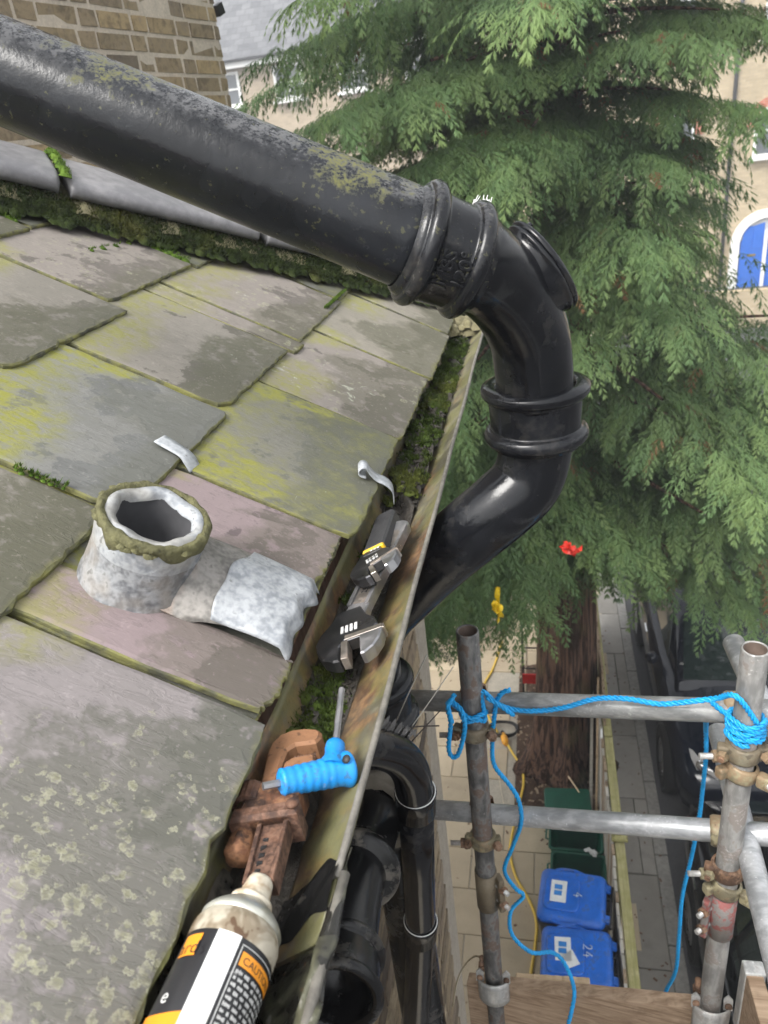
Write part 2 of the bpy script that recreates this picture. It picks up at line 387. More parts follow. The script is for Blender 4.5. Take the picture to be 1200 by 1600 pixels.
def gutter_wet():
    b = NB('gutter_wet'); p = b.pos(); n = b.noise(p, 22, 3, .65, .5); n2 = b.noise(p, 85, 3, .65); c = b.mix(b.step(n, .42, .58), (.018, .017, .014), (.085, .085, .055)); c = b.mix(b.mul(b.step(b.math('ADD', n, b.mul(n2, .5)), .84, .92), .7), c, (.30, .29, .26)); c = b.mix(b.mul(b.step(n2, .62, .70), .5), c, (.15, .08, .04)); MATS['gutter_wet'] = b.pbr(c, b.ramp(n, (.35, .16), (.65, .5)), 0, .5, b.bump(b.math('ADD', n, b.mul(n2, .5)), .6, .004))
gutter_wet()
simple('gutter_lip', (.15, .14, .12), .6, var=.45, scale=90, bump=.5)
def moss_mat(name, a, bb, c3):
    b = NB(name); p = b.pos(); n = b.noise(p, 45, 4, .6); n2 = b.noise(p, 8, 3, .5)
    c = b.mix(b.step(n, .3, .7), a, bb); c = b.mix(b.mul(b.step(n2, .5, .75), .7), c, c3)
    MATS[name] = b.pbr(c, .9, 0, .25, b.bump(b.noise(p, 300, 3, .6), .6, .003))
moss_mat('moss_dark', (.014, .022, .006), (.038, .055, .012), (.11, .105, .03))
moss_mat('moss_bright', (.045, .085, .010), (.10, .17, .018), (.12, .15, .02))
moss_mat('moss_gutter', (.022, .035, .008), (.065, .10, .016), (.11, .12, .025))
moss_mat('moss_yellow', (.12, .14, .02), (.24, .25, .04), (.09, .12, .02))
simple('silt', (.035, .030, .024), .75, var=.7, scale=140, bump=.9, bdist=.004)
def hip_mat():
    b = NB('hip_clay'); p = b.pos(); n = b.noise(p, 40, 5, .6); n2 = b.noise(p, 260, 3, .6); nb = b.noise(p, 5, 3, .5)
    c = b.mix(b.step(b.math('ADD', b.mul(n, .5), b.mul(nb, .5)), .35, .65), (.14, .138, .145), (.23, .225, .23))
    MATS['hip_clay'] = b.pbr(c, .48, 0, .5, b.bump(b.math('ADD', n2, b.mul(n, .5)), .3, .0015))
hip_mat()
simple('mortar_old', (.15, .135, .075), .9, var=.5, scale=60, bump=.9, bdist=.006)
def lead_mat(name, lo, hi, spots=(.42, .34, .26), amt=.5):
    b = NB(name); p = b.pos(); n = b.noise(p, 30, 6, .7); n2 = b.noise(p, 120, 5, .65); nb = b.noise(p, 9, 4, .65)
    c = b.mix(b.step(b.math('ADD', b.mul(n, .65), b.mul(n2, .35)), .36, .62), lo, hi); c = b.mix(b.mul(b.step(nb, .50, .62), amt), c, spots)
    c = b.mix(b.mul(b.step(b.math('ADD', n, b.mul(n2, .6)), .96, 1.10), .6), c, (.08, .08, .07))
    MATS[name] = b.pbr(c, .55, .15, .5, b.bump(b.math('ADD', n, b.mul(n2, .4)), .5, .003))
lead_mat('lead_white', (.22, .235, .255), (.40, .415, .43), (.34, .31, .25), .45)
lead_mat('lead_grey', (.12, .125, .135), (.31, .32, .33), (.30, .26, .21), .55)
lead_mat('lead_tan', (.15, .142, .13), (.29, .272, .25), (.36, .26, .20), .6)
lead_mat('lead_clip_grey', (.30, .32, .34), (.46, .48, .50), (.45, .45, .45), .2)
simple('vent_mortar', (.105, .10, .045), .9, var=.55, scale=70, bump=.9, bdist=.006)
simple('soot', (.035, .035, .038), .8, var=.4)
def rust_mat(name, dark, mid, hi, sc=1.0, rough=.7):
    b = NB(name); p = b.pos(); n = b.noise(p, 30*sc, 6, .65, .3); n2 = b.noise(p, 150*sc, 5, .6); nb = b.noise(p, 9*sc, 3, .5)
    c = b.mix(b.step(n, .42, .58), dark, mid); c = b.mix(b.mul(b.step(b.math('ADD', nb, b.mul(n2, .4)), .66, .78), .8), c, hi); c = b.mix(b.mul(b.step(b.math('ADD', b.noise(p, 55*sc, 3, .6), b.mul(n2, .3)), .72, .80), .6), c, tuple(x*.5 for x in dark))
    MATS[name] = b.pbr(c, b.ramp(n, (.3, rough-.1), (.7, rough+.12)), .15, .4, b.bump(b.math('ADD', n2, n), .5, .0018))
rust_mat('rust', (.040, .022, .016), (.145, .064, .034), (.30, .15, .075))
rust_mat('rust_dark', (.055, .030, .022), (.13, .065, .040), (.22, .125, .085))
rust_mat('coupler_rusty', (.10, .06, .04), (.24, .14, .085), (.33, .21, .14))
rust_mat('coupler_brass', (.19, .165, .105), (.36, .32, .20), (.30, .20, .12), .8, .45)
rust_mat('coupler_drab', (.13, .12, .09), (.24, .22, .155), (.19, .15, .10), .8, .5)
def steel(name, col, rough, var=.3, dirt=.3):
    b = NB(name); p = b.pos(); n = b.noise(p, 60, 5, .6); n2 = b.noise(p, 18, 4, .6)
    c = b.mix(n, tuple(x*(1-var) for x in col), tuple(min(1, x*(1+var)) for x in col)); d = b.mul(b.step(b.math('ADD', b.mul(n, .4), b.mul(n2, .7)), .56, .70), dirt)
    c = b.mix(d, c, (.10, .055, .03))
    MATS[name] = b.pbr(c, b.math('ADD', b.ramp(n2, (.3, rough*.7), (.7, rough*1.4)), b.mul(d, .4)), b.math('SUBTRACT', .9, b.mul(d, .8)), .5, b.bump(n, .15, .001))
steel('chrome_worn', (.36, .36, .37), .33); steel('steel_dark', (.10, .10, .105), .33, .4, .1); steel('steel_jaw', (.40, .36, .32), .34, .3, .6)
simple('grip_black', (.035, .035, .037), .5, var=.3, scale=120, bump=.25); simple('yellow_band', (.75, .46, .02), .45, bump=0)
def scuffed(name, col, rough, dirt, sc, amt):
    b = NB(name); p = b.pos(); n = b.noise(p, sc, 3, .65, .4); n2 = b.noise(p, sc*5, 3, .7, .6); c = b.mix(b.step(n, .35, .65), tuple(x*.82 for x in col), tuple(min(1, x*1.12) for x in col)); c = b.mix(b.mul(b.step(b.math('ADD', n, b.mul(n2, .6)), .86, .96), amt), c, dirt); c = b.mix(b.mul(b.step(n2, .64, .70), amt*.6), c, tuple(min(1, x*.6+.25) for x in col)); MATS[name] = b.pbr(c, b.ramp(n2, (.35, rough-.1), (.65, rough+.14)), 0, .5, b.bump(n2, .12, .001))
scuffed('blue_plastic', (.012, .25, .66), .40, (.05, .06, .06), 28, .55)
simple('white_paint', (.72, .72, .70), .5, var=.08)
simple('print_white', (.62, .62, .60), .55, var=.25, scale=120, bump=0); simple('print_black', (.018, .018, .02), .4, var=.5, scale=60, bump=0)
def can_mats():
    b = NB('can_label_black'); p = b.pos(); n = b.noise(p, 55, 5, .7, .8)
    sc = b.step(n, .70, .74); c = b.mix(b.mul(sc, .7), (.018, .018, .020), (.35, .35, .34)); MATS['can_label_black'] = b.pbr(c, .32, 0, .5)
    b = NB('can_label_white'); p = b.pos(); n = b.noise(p, 45, 5, .7); c = b.mix(b.mul(b.step(n, .6, .75), .4), (.74, .74, .73), (.50, .44, .34)); MATS['can_label_white'] = b.pbr(c, .33, 0, .5)
    b = NB('can_label_orange'); p = b.pos(); n = b.noise(p, 60, 5, .7); c = b.mix(b.mul(b.step(n, .62, .72), .35), (.78, .29, .02), (.45, .22, .06)); MATS['can_label_orange'] = b.pbr(c, .35, 0, .5)
    b = NB('can_shoulder'); p = b.pos(); n = b.noise(p, 28, 6, .7, .6); n2 = b.noise(p, 90, 4, .6)
    c = b.mix(b.step(n, .42, .58), (.55, .50, .40), (.28, .225, .155)); c = b.mix(b.mul(b.step(b.math('ADD', n, b.mul(n2, .3)), .74, .80), .85), c, (.10, .05, .025)); MATS['can_shoulder'] = b.pbr(c, .42, .25, .5, b.bump(n2, .3, .001))
    b = NB('can_dome'); p = b.pos(); n = b.noise(p, 35, 5, .65); c = b.mix(b.step(n, .4, .65), (.52, .52, .46), (.33, .32, .26)); MATS['can_dome'] = b.pbr(c, .33, .55, .5, b.bump(n, .15, .001))
    b = NB('can_nozzle'); p = b.pos(); n = b.noise(p, 40, 5, .65); c = b.mix(b.step(n, .45, .65), (.66, .60, .48), (.36, .27, .17)); MATS['can_nozzle'] = b.pbr(c, .5, 0, .5, b.bump(n, .4, .002))
can_mats()
def tube_steel(name, lo, hi, rough=.45, metal=.55, rusty=.0, streak=True):
    b = NB(name); p = b.pos((1, 1, .25) if streak else (.3, 1, 1)); n = b.noise(p, 60, 5, .6); n2 = b.noise(b.pos(), 14, 4, .6, .3); n3 = b.noise(b.pos(), 160, 3, .6)
    c = b.mix(b.step(b.math('ADD', b.mul(n, .5), b.mul(n2, .5)), .40, .60), lo, hi); c = b.mix(b.mul(b.step(b.math('ADD', b.mul(n3, .6), b.mul(n2, .4)), .58, .64), .6), c, tuple(min(1, x*1.7) for x in hi))
    sp = b.step(b.math('ADD', n2, b.mul(n, .4)), .74, .82)
    c = b.mix(b.mul(sp, .3+rusty), c, (.14, .075, .045) if rusty else tuple(x*.5 for x in lo))
    MATS[name] = b.pbr(c, b.ramp(n2, (.3, rough-.1), (.7, rough+.15)), metal, .5, b.bump(n, .2, .001))
tube_steel('tube_dull', (.09, .088, .086), (.24, .235, .225), .5, .4, .35)
tube_steel('tube_galv', (.33, .34, .35), (.55, .56, .57), .40, .45, 0, False)
tube_steel('tube_galv_v', (.22, .215, .205), (.40, .39, .37), .45, .4, .1)
tube_steel('tube_ledger_grey', (.20, .205, .20), (.38, .38, .37), .45, .35, .0, False)
simple('tube_inside', (.17, .125, .10), .8, var=.4)
tube_steel('clip_galv', (.38, .38, .37), (.62, .62, .60), .42, .4, .05)
def sleeve_red():
    b = NB('sleeve_red'); p = b.pos(); n = b.noise(p, 42, 5, .7, .4); n2 = b.noise(p, 120, 4, .6); c = b.mix(n2, (.20, .18, .17), (.34, .32, .30)); c = b.mix(b.mul(b.step(b.math('ADD', n, b.mul(n2, .3)), .62, .72), .75), c, (.36, .07, .06)); MATS['sleeve_red'] = b.pbr(c, .55, .3, .5, b.bump(n2, .3, .001))
sleeve_red()
simple('red_paint', (.40, .05, .04), .55, var=.5, scale=70)
def timber(name, lo, hi, grain=(60, 3, 60), rough=.75, green=0.):
    b = NB(name); n = b.noise(b.pos(grain, offset=(1, 0, 0), rnd=True), 1.0, 6, .65, .8); n2 = b.noise(b.pos(), 14, 4, .6); n3 = b.noise(b.pos(), 120, 3, .6)
    c = b.mix(b.step(n, .3, .7), lo, hi); c = b.mix(b.mul(b.step(n2, .55, .72), .45), c, tuple(x*.6 for x in lo))
    if green: c = b.mix(b.mul(b.step(n2, .35, .6), green), c, b.mix(n3, (.20, .21, .05), (.30, .28, .11)))
    MATS[name] = b.pbr(c, rough, 0, .35, b.bump(b.math('ADD', n, b.mul(n3, .3)), .4, .003))
timber('timber_board', (.24, .16, .10), (.44, .32, .22), (3, 60, 90))
timber('timber_pale', (.50, .36, .22), (.68, .53, .36), (4, 60, 60))
timber('timber_fence', (.22, .16, .105), (.38, .29, .20), (60, 60, 3))
timber('timber_rail', (.25, .23, .11), (.42, .38, .20), (60, 3, 60), green=.55)
timber('timber_grey', (.36, .34, .30), (.52, .49, .43), (60, 3, 60))
timber('timber_dark', (.10, .055, .035), (.20, .11, .07), (60, 60, 4))
simple('rope_blue', (.010, .34, .74), .45, var=.3, scale=260, bump=.2)
simple('hose_yellow', (.72, .48, .05), .4, var=.15, bump=0); simple('cable_black', (.015, .015, .015), .4, bump=0); simple('plug_orange', (.80, .36, .02), .4, bump=0); simple('string_pale', (.62, .55, .42), .7, bump=0)
simple('wire', (.50, .47, .42), .35, .8, bump=0); simple('wire_dark', (.05, .04, .035), .5, .5, bump=0); simple('wrap_film', (.16, .155, .15), .28, var=.5, scale=50, bump=.9, bdist=.008); simple('tape_tan', (.42, .37, .24), .7, var=.3, scale=60, bump=.5)
def brick_mat(name, cols, dark=.3, soot=.2):
    b = NB(name); p = b.pos(); rd = b.rnd(); n = b.noise(p, 38, 5, .65); n2 = b.noise(p, 160, 3, .6); nb = b.noise(p, 14, 4, .6, .4)
    st = [(i/(len(cols)-1), c) for i, c in enumerate(cols)]
    c = b.ramp(rd, *st); c = b.mix(b.mul(b.step(n, .45, .75), .5), c, tuple(x*.5 for x in cols[0])); c = b.mix(b.mul(b.step(nb, .5, .7), soot), c, (.05, .042, .035)); c = b.mix(b.mul(b.step(nb, .42, .30), .5), c, tuple(min(1, x*1.4) for x in cols[-1]))
    MATS[name] = b.pbr(c, .88, 0, .3, b.bump(b.math('ADD', n, b.mul(n2, .5)), .7, .005))
brick_mat('stock_brick', [(.22, .175, .115), (.31, .24, .145), (.25, .20, .14), (.40, .30, .165), (.17, .14, .105)], soot=.45)
brick_mat('wall_brick', [(.13, .10, .07), (.34, .265, .17), (.20, .155, .115), (.46, .37, .25), (.10, .08, .065)], soot=.5)
simple('mortar_pale', (.52, .45, .36), .92, var=.25, scale=90, bump=.6); simple('mortar_grey', (.33, .29, .235), .92, var=.3, scale=90, bump=.6)
def slab_mat(name, lo, hi, stain=.3):
    b = NB(name); p = b.pos(); rd = b.rnd(); n = b.noise(p, 5, 5, .6, .3); n2 = b.noise(p, 45, 4, .6); n3 = b.noise(p, 1.6, 3, .5)
    k = b.math('ADD', b.mul(n, .6), b.mul(rd, .4)); c = b.mix(b.step(k, .2, .8), lo, hi); c = b.mix(b.mul(b.step(b.math('ADD', b.mul(n, .5), b.mul(n3, .5)), .52, .66), stain), c, tuple(x*.5 for x in lo))
    c = b.mix(b.mul(b.step(n2, .64, .72), .35), c, tuple(x*.45 for x in lo))
    MATS[name] = b.pbr(c, .85, 0, .3, b.bump(n2, .3, .003))
slab_mat('slab_tan', (.41, .335, .235), (.54, .45, .32)); slab_mat('slab_grey', (.25, .235, .21), (.37, .35, .32), .5)
simple('grout', (.42, .38, .31), .9, scale=60); simple('grout_dark', (.10, .10, .08), .95, scale=40)
simple('asphalt', (.075, .075, .078), .85, var=.3, scale=80, bump=.5); simple('kerb_stone', (.28, .27, .25), .85, var=.3, scale=25)
def soil_mat():
    b = NB('soil'); p = b.pos(); n = b.noise(p, 9, 6, .65); n2 = b.noise(p, 60, 4, .7); v = b.vor(p, 28)
    c = b.mix(n, (.055, .035, .025), (.13, .082, .055)); c = b.mix(b.mul(b.step(n2, .6, .7), .6), c, (.25, .17, .10)); c = b.mix(b.mul(b.step(v, .16, .10), .5), c, (.30, .23, .15))
    MATS['soil'] = b.pbr(c, .95, 0, .2, b.bump(b.math('ADD', n2, n), .9, .02))
soil_mat()
def bark_mat():
    b = NB('bark'); p = b.pos((1, 1, .07)); n = b.noise(p, 26, 6, .65, .5); n2 = b.noise(b.pos((1, 1, .3)), 90, 4, .6); nb = b.noise(b.pos(), 2.2, 3, .5)
    c = b.mix(b.step(n, .42, .60), (.035, .02, .014), (.17, .10, .07)); c = b.mix(b.mul(b.step(nb, .52, .7), .55), c, (.11, .11, .05)); c = b.mix(b.mul(b.step(n2, .6, .75), .4), c, (.29, .20, .14))
    MATS['bark'] = b.pbr(c, .92, 0, .2, b.bump(b.math('ADD', n, b.mul(n2, .35)), 1.0, .04))
bark_mat()
def leaf_mat(name, deep, mid, tip):
    b = NB(name); a = b.sep(b.attr('lf')); n = b.noise(b.pos(), 1.1, 1, .5)
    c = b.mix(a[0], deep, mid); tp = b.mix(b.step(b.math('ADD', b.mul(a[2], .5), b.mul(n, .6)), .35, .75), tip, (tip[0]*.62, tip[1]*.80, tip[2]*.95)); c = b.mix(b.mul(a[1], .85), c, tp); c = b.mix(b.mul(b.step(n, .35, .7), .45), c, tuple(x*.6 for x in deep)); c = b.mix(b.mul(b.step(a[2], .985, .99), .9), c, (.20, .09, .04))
    d = b.new('ShaderNodeBsdfPrincipled'); b.set(d.inputs['Base Color'], c); d.inputs['Roughness'].default_value = .6; d.inputs['Specular IOR Level'].default_value = .3
    t = b.new('ShaderNodeBsdfTranslucent'); b.set(t.inputs['Color'], c); mx = b.new('ShaderNodeMixShader'); mx.inputs[0].default_value = .42
    b.t.links.new(d.outputs[0], mx.inputs[1]); b.t.links.new(t.outputs[0], mx.inputs[2]); b.t.links.new(mx.outputs[0], b.out.inputs[0]); MATS[name] = b.m
leaf_mat('cypress_leaf', (.058, .108, .042), (.165, .265, .095), (.35, .46, .165)); leaf_mat('hedge_leaf', (.02, .035, .018), (.035, .06, .03), (.06, .09, .045))
scuffed('bin_blue', (.010, .120, .53), .42, (.07, .08, .09), 6, .5); simple('bin_dark', (.025, .027, .032), .5, var=.3); simple('box_green', (.008, .085, .052), .45, var=.25, scale=12, bump=.05); simple('box_green_inside', (.006, .05, .032), .55, var=.3)
simple('sticker', (.66, .68, .68), .55, var=.12, scale=40, bump=0); simple('sticker_blue', (.03, .20, .55), .5, bump=0); simple('chalk', (.55, .62, .70), .8, bump=0)
simple('car_navy', (.003, .005, .012), .10, var=.2, bump=0, spec=.35); simple('car_black', (.003, .003, .0035), .10, var=.2, bump=0, spec=.35); simple('tyre', (.018, .018, .018), .8); simple('alloy', (.35, .35, .36), .3, .8, bump=0); simple('trim_black', (.012, .012, .012), .5, bump=0)
def glass(name, col=(.02, .03, .03), rough=.04):
    b = NB(name); MATS[name] = b.pbr(col, rough, 0, .8)
glass('car_glass', (.012, .022, .020)); glass('window_glass', (.10, .11, .12), .06); glass('headlamp_glass', (.35, .34, .33), .08)
simple('tail_red', (.45, .015, .012), .2, bump=0); simple('chrome', (.7, .7, .7), .15, .9, bump=0)
def far_brick(name, lo, hi):
    b = NB(name); br = b.new('ShaderNodeTexBrick'); q = b.pos(); sx = b.sep(q); cx = b.new('ShaderNodeCombineXYZ'); b.set(cx.inputs[0], b.math('ADD', sx[0], sx[1])); b.set(cx.inputs[1], sx[2]); b.set(br.inputs['Vector'], cx.outputs[0])
    br.inputs['Scale'].default_value = 1; br.inputs['Brick Width'].default_value = .225; br.inputs['Row Height'].default_value = .075; br.inputs['Mortar Size'].default_value = .006; br.inputs['Color1'].default_value = (*lo, 1); br.inputs['Color2'].default_value = (*hi, 1); br.inputs['Mortar'].default_value = (.40, .35, .28, 1)
    n = b.noise(q, 1.3, 4, .6); c = b.mix(b.mul(b.step(n, .4, .75), .4), br.outputs[0], tuple(x*.6 for x in lo)); MATS[name] = b.pbr(c, .9, 0, .2)
far_brick('far_brick_pale', (.36, .29, .205), (.45, .37, .27)); far_brick('far_brick_yellow', (.40, .32, .20), (.50, .41, .27)); far_brick('far_brick_red', (.45, .11, .06), (.50, .16, .09))
def far_slate():
    b = NB('far_slate'); br = b.new('ShaderNodeTexBrick'); q = b.pos(); sx = b.sep(q); cx = b.new('ShaderNodeCombineXYZ'); b.set(cx.inputs[0], sx[0]); b.set(cx.inputs[1], sx[1]); b.set(br.inputs['Vector'], cx.outputs[0])
    br.inputs['Scale'].default_value = 1; br.inputs['Brick Width'].default_value = .36; br.inputs['Row Height'].default_value = .24; br.inputs['Mortar Size'].default_value = .012; br.inputs['Color1'].default_value = (.085, .088, .095, 1); br.inputs['Color2'].default_value = (.14, .143, .15, 1); br.inputs['Mortar'].default_value = (.07, .07, .075, 1)
    n = b.noise(q, 3, 5, .7); c = b.mix(b.mul(b.step(n, .5, .7), .4), br.outputs[0], (.20, .205, .21)); MATS['far_slate'] = b.pbr(c, .6, 0, .4)
far_slate()
simple('door_blue', (.010, .12, .52), .4, var=.1, bump=0); simple('curtain', (.62, .63, .64), .8, var=.1, scale=6, bump=0); simple('brass', (.5, .36, .1), .3, .9, bump=0)
simple('flower_yellow', (.80, .56, .01), .45, var=.25, bump=0); simple('flower_red', (.75, .04, .02), .45, var=.2, bump=0)
# ================================================================== OUR HOUSE: roof, wall
rng = random.Random(7)
T_P = R(28.56); CT, ST = math.cos(T_P), math.sin(T_P); TT = math.tan(T_P)
EAVE = Vector((-.255, 0, 5.985)); UPS = Vector((-CT, 0, ST)); NRM = Vector((ST, 0, CT)); YV = Vector((0, 1, 0))
def rp(u, v, h=0): return EAVE+UPS*u+YV*v+NRM*h
WALL_X, WALL_Y = -.447, 2.08
house = thing('slate_roofed_house', 'nearest house with lichened slate roof sloping down to the gutter', 'house', (WALL_X-2, 0, 0))
# roof: two underlying slopes meeting at the hip (battens and felt under the slates)
HIP_Y = 2.565
def hipv(u): return HIP_Y-CT*u
mb = MB(); d = -.034
def slope2(s, wv):      # point on the end slope: s up-slope, wv along -x
    return Vector((-.255-wv, HIP_Y-CT*s, 5.985+ST*s))
L = 5.0
a0, a1 = rp(.03, -1.2, d), rp(.03, HIP_Y-.03, d); a2, a3 = rp(L, HIP_Y-CT*L, d), rp(L, -1.2-CT*L*0, d)
mb.add([a0, a1, a2, a3], [(0, 1, 2, 3)])
e0, e1 = Vector((-.255, HIP_Y, 5.955)), Vector((-.255-2*CT*L, HIP_Y, 5.955)); e2 = Vector((-.255-CT*L, HIP_Y-CT*L, 5.955+ST*L))
mb.add([e0, e1, e2], [(0, 1, 2)])
mb.box((-.33, .6, 5.90), (.03, 3.4, .12))                    # fascia behind the gutter
mb.box((-2.3, HIP_Y-.07, 5.90), (4.0, .03, .12))
roof = mb.build('roof', 'timber_dark', house)

def slate(u0, v0, v1, mat, length=.60, thk=.0085, seed=0, chips=(), hip=None, du=0., tailmat='moss_edge', lift=0., low=None):
    """one roofing slate: tail at u0, sides at v0..v1; hip = height in v above which the slate is cut along the hip"""
    q = random.Random(seed); v0 += .0032; v1 -= .0032; W = v1-v0; u0 += q.uniform(-.004, .004)
    pts = []
    def side(a, b, n, jit, ed):
        for i in range(n):
            t = i/n; pts.append([a[0]+(b[0]-a[0])*t+q.uniform(-jit, jit)*(1 if i else .3), a[1]+(b[1]-a[1])*t+q.uniform(-jit, jit)*(1 if i else .3), ed])
    corners = [(0, 0), (0, W), (length, W), (length, 0)]
    side(corners[0], corners[1], 26, .0017, 1.0); side(corners[1], corners[2], 14, .0016, .45); side(corners[2], corners[3], 6, .001, 0); side(corners[3], corners[0], 14, .0018, .45)
    for cs, cw, cr in chips:        # broken corners
        for p in pts:
            dd = math.hypot(p[0]-cs, p[1]-cw)
            if dd < cr: p[0] += (cr-dd)*.38*q.uniform(.6, 1.3)*(1 if cs < length/2 else -1); p[1] += (cr-dd)*.12*(1 if cw < W/2 else -1)
    if hip is not None:            # clip along the hip line
        for p in pts:
            lim = hip(u0+p[0])-v0
            if p[1] > lim: p[1] = lim+q.uniform(-.003, .003)
    cx = length*.5; cy = sum(p[1] for p in pts)/len(pts)
    def hgt(s): return -3*thk+2.15*thk*(1-s/length)+lift*(1-s/length)
    tl = q.uniform(-.0012, .0012); vs = []; n = len(pts); edv = []
    for k in range(4):
        for s, w_, ed in pts:
            ins = (0, 0, .0012, .006)[k]; hh = (0, .62*thk, .88*thk, thk)[k]
            ds, dw = cx-s, cy-w_; m = math.hypot(ds, dw) or 1
            if ed >= .99: ds, dw = 1, 0; m = 1; ins *= 1.6*q.uniform(.5, 1.7)
            elif ed > 0: ds, dw = 0, (1 if w_ < cy else -1); m = 1
            ss, ww = s+ds/m*ins+q.uniform(-.0006, .0006)*(k < 3), w_+dw/m*ins
            vs.append(rp(u0+ss, v0+ww, hgt(ss)+hh+tl*(ww/W-.5)*2)); edv.append((ss, ww, ed*(1, 1, .8, 0)[k]))
    # a second inset ring so the edge staining fades
    for (s, w_, ed), e3 in zip(pts, range(n)):
        ds, dw = cx-s, cy-w_; m = math.hypot(ds, dw) or 1; ss, ww = s+ds/m*.03, w_+dw/m*.03
        vs.append(rp(u0+ss, v0+ww, hgt(ss)+thk+tl*(ww/W-.5)*2)); edv.append((ss, ww, 0))
    for i in range(n):
        e_ = edv[3*n+i]; edv[3*n+i] = (e_[0], e_[1], pts[i][2]*.55)
    fs = [tuple(range(n))]; mi = [1]
    for k in range(4):
        for i in range(n):
            j = (i+1) % n; fs.append((k*n+i, k*n+j, (k+1)*n+j, (k+1)*n+i)); mi.append(1 if k < 2 else 0)
    fs.append(tuple(4*n+i for i in range(n))); mi.append(0)
    me = bpy.data.meshes.new('slate'); org = rp(u0, v0); me.from_pydata([tuple(v-org) for v in vs], [], fs)
    me.materials.append(M(mat)); me.materials.append(M('slate_edge')); me.polygons.foreach_set('material_index', mi)
    bm = bmesh.new(); bm.from_mesh(me); bmesh.ops.recalc_face_normals(bm, faces=bm.faces); bm.to_mesh(me); bm.free()
    ca = me.color_attributes.new('sl', 'FLOAT_COLOR', 'POINT')
    for i, (s, w_, e_) in enumerate(edv): ca.data[i].color = (max(0, min(1, s/.3)), w_/W, e_, 1)
    o = bpy.data.objects.new('slate', me); C.objects.link(o); o.parent = roof; o.location = org-Vector(house['_o'])
    return o
def edge_mat():
    b = NB('slate_edge'); p = b.pos(); n = b.noise(p, 40, 5, .65); n2 = b.noise(p, 14, 3, .5)
    c = b.mix(b.step(n, .3, .65), (.10, .10, .075), (.20, .195, .07)); c = b.mix(b.mul(b.step(n2, .5, .65), .8), c, (.055, .055, .045)); MATS['slate_edge'] = b.pbr(c, .85, 0, .3, b.bump(n, .9, .004))
edge_mat()
hipcut = lambda u: hipv(u)-.16
G = .287
# course at the gutter
slate(.012, -.185, .172, 'slate_bottom', seed=1)
slate(.014, .176, .540, 'slate_bottom', seed=2, chips=((0, .364, .022), (0, .02, .03), (.0, .215, .014)), lift=.002)
slate(.030, .546, .905, 'slate_grey', seed=33, thk=.006, lift=-.012)
slate(.024, .546, .640, 'slate_pink', seed=3, chips=((0, 0, .03),))
slate(.034, .768, .905, 'slate_pink', seed=4, chips=((0, 0, .028), (0, .137, .01)), lift=.004)
slate(.012, .910, 1.282, 'slate_grey', seed=5, chips=((0, 0, .02), (0, .372, .012)), lift=.003)
slate(.004, 1.287, 1.655, 'slate_ring', seed=6, chips=((0, .0, .02),))
slate(.0, 1.660, 2.05, 'slate_buff', seed=7, chips=((0, 0, .014),))
slate(.006, 2.054, 2.42, 'slate_buff', seed=8, hip=hipcut)
# second course
slate(.294, .02, .394, 'slate_brown', seed=11)
slate(.296, .398, .748, 'slate_brown', seed=12, chips=((0, .35, .016),))
slate(.282, .752, 1.108, 'slate_blue', seed=13, chips=((0, 0, .05), (0, .356, .02)), lift=.002)
slate(.292, 1.113, 1.462, 'slate_brown', seed=14, chips=((0, 0, .034), (.0, .08, .018)), lift=.002)
slate(.270, 1.467, 1.533, 'slate_ring', seed=15, chips=((0, 0, .014),))
slate(.286, 1.537, 1.925, 'slate_ring', seed=16)
slate(.292, 1.929, 2.28, 'slate_grey', seed=17, hip=hipcut)
# third course
slate(.580, .22, .572, 'slate_grey', seed=21)
slate(.582, .576, .944, 'slate_brown', seed=22)
slate(.560, .948, 1.316, 'slate_brown', seed=23, chips=((0, 0, .03), (0, .14, .012)))
slate(.600, 1.322, 1.700, 'slate_ring', seed=24, chips=((0, 0, .02),))
slate(.592, 1.704, 2.05, 'slate_grey', seed=25, hip=hipcut)
# fourth and further courses
slate(.868, .41, .765, 'slate_brown', seed=31); slate(.870, .769, 1.13, 'slate_buff', seed=32); slate(.866, 1.134, 1.49, 'slate_brown', seed=33); slate(.870, 1.494, 1.82, 'slate_grey', seed=34, hip=hipcut)
for k in range(4, 9):
    v = .2+.18*(k % 2)-.36
    while v < hipv(k*G)-.1:
        slate(k*G+.01, v, v+.356, SLATE_KINDS[(k*3+int(v*9)) % 5], seed=40+k*17+int(v*31), hip=hipcut); v += .361
# lower courses behind the camera side
for k in range(0, 4):
    v = -.55 if k == 0 else (-.345+.02*k if k != 1 else -.36)
    slate(k*G+.01, v, v+.36, SLATE_KINDS[k % 5], seed=90+k)

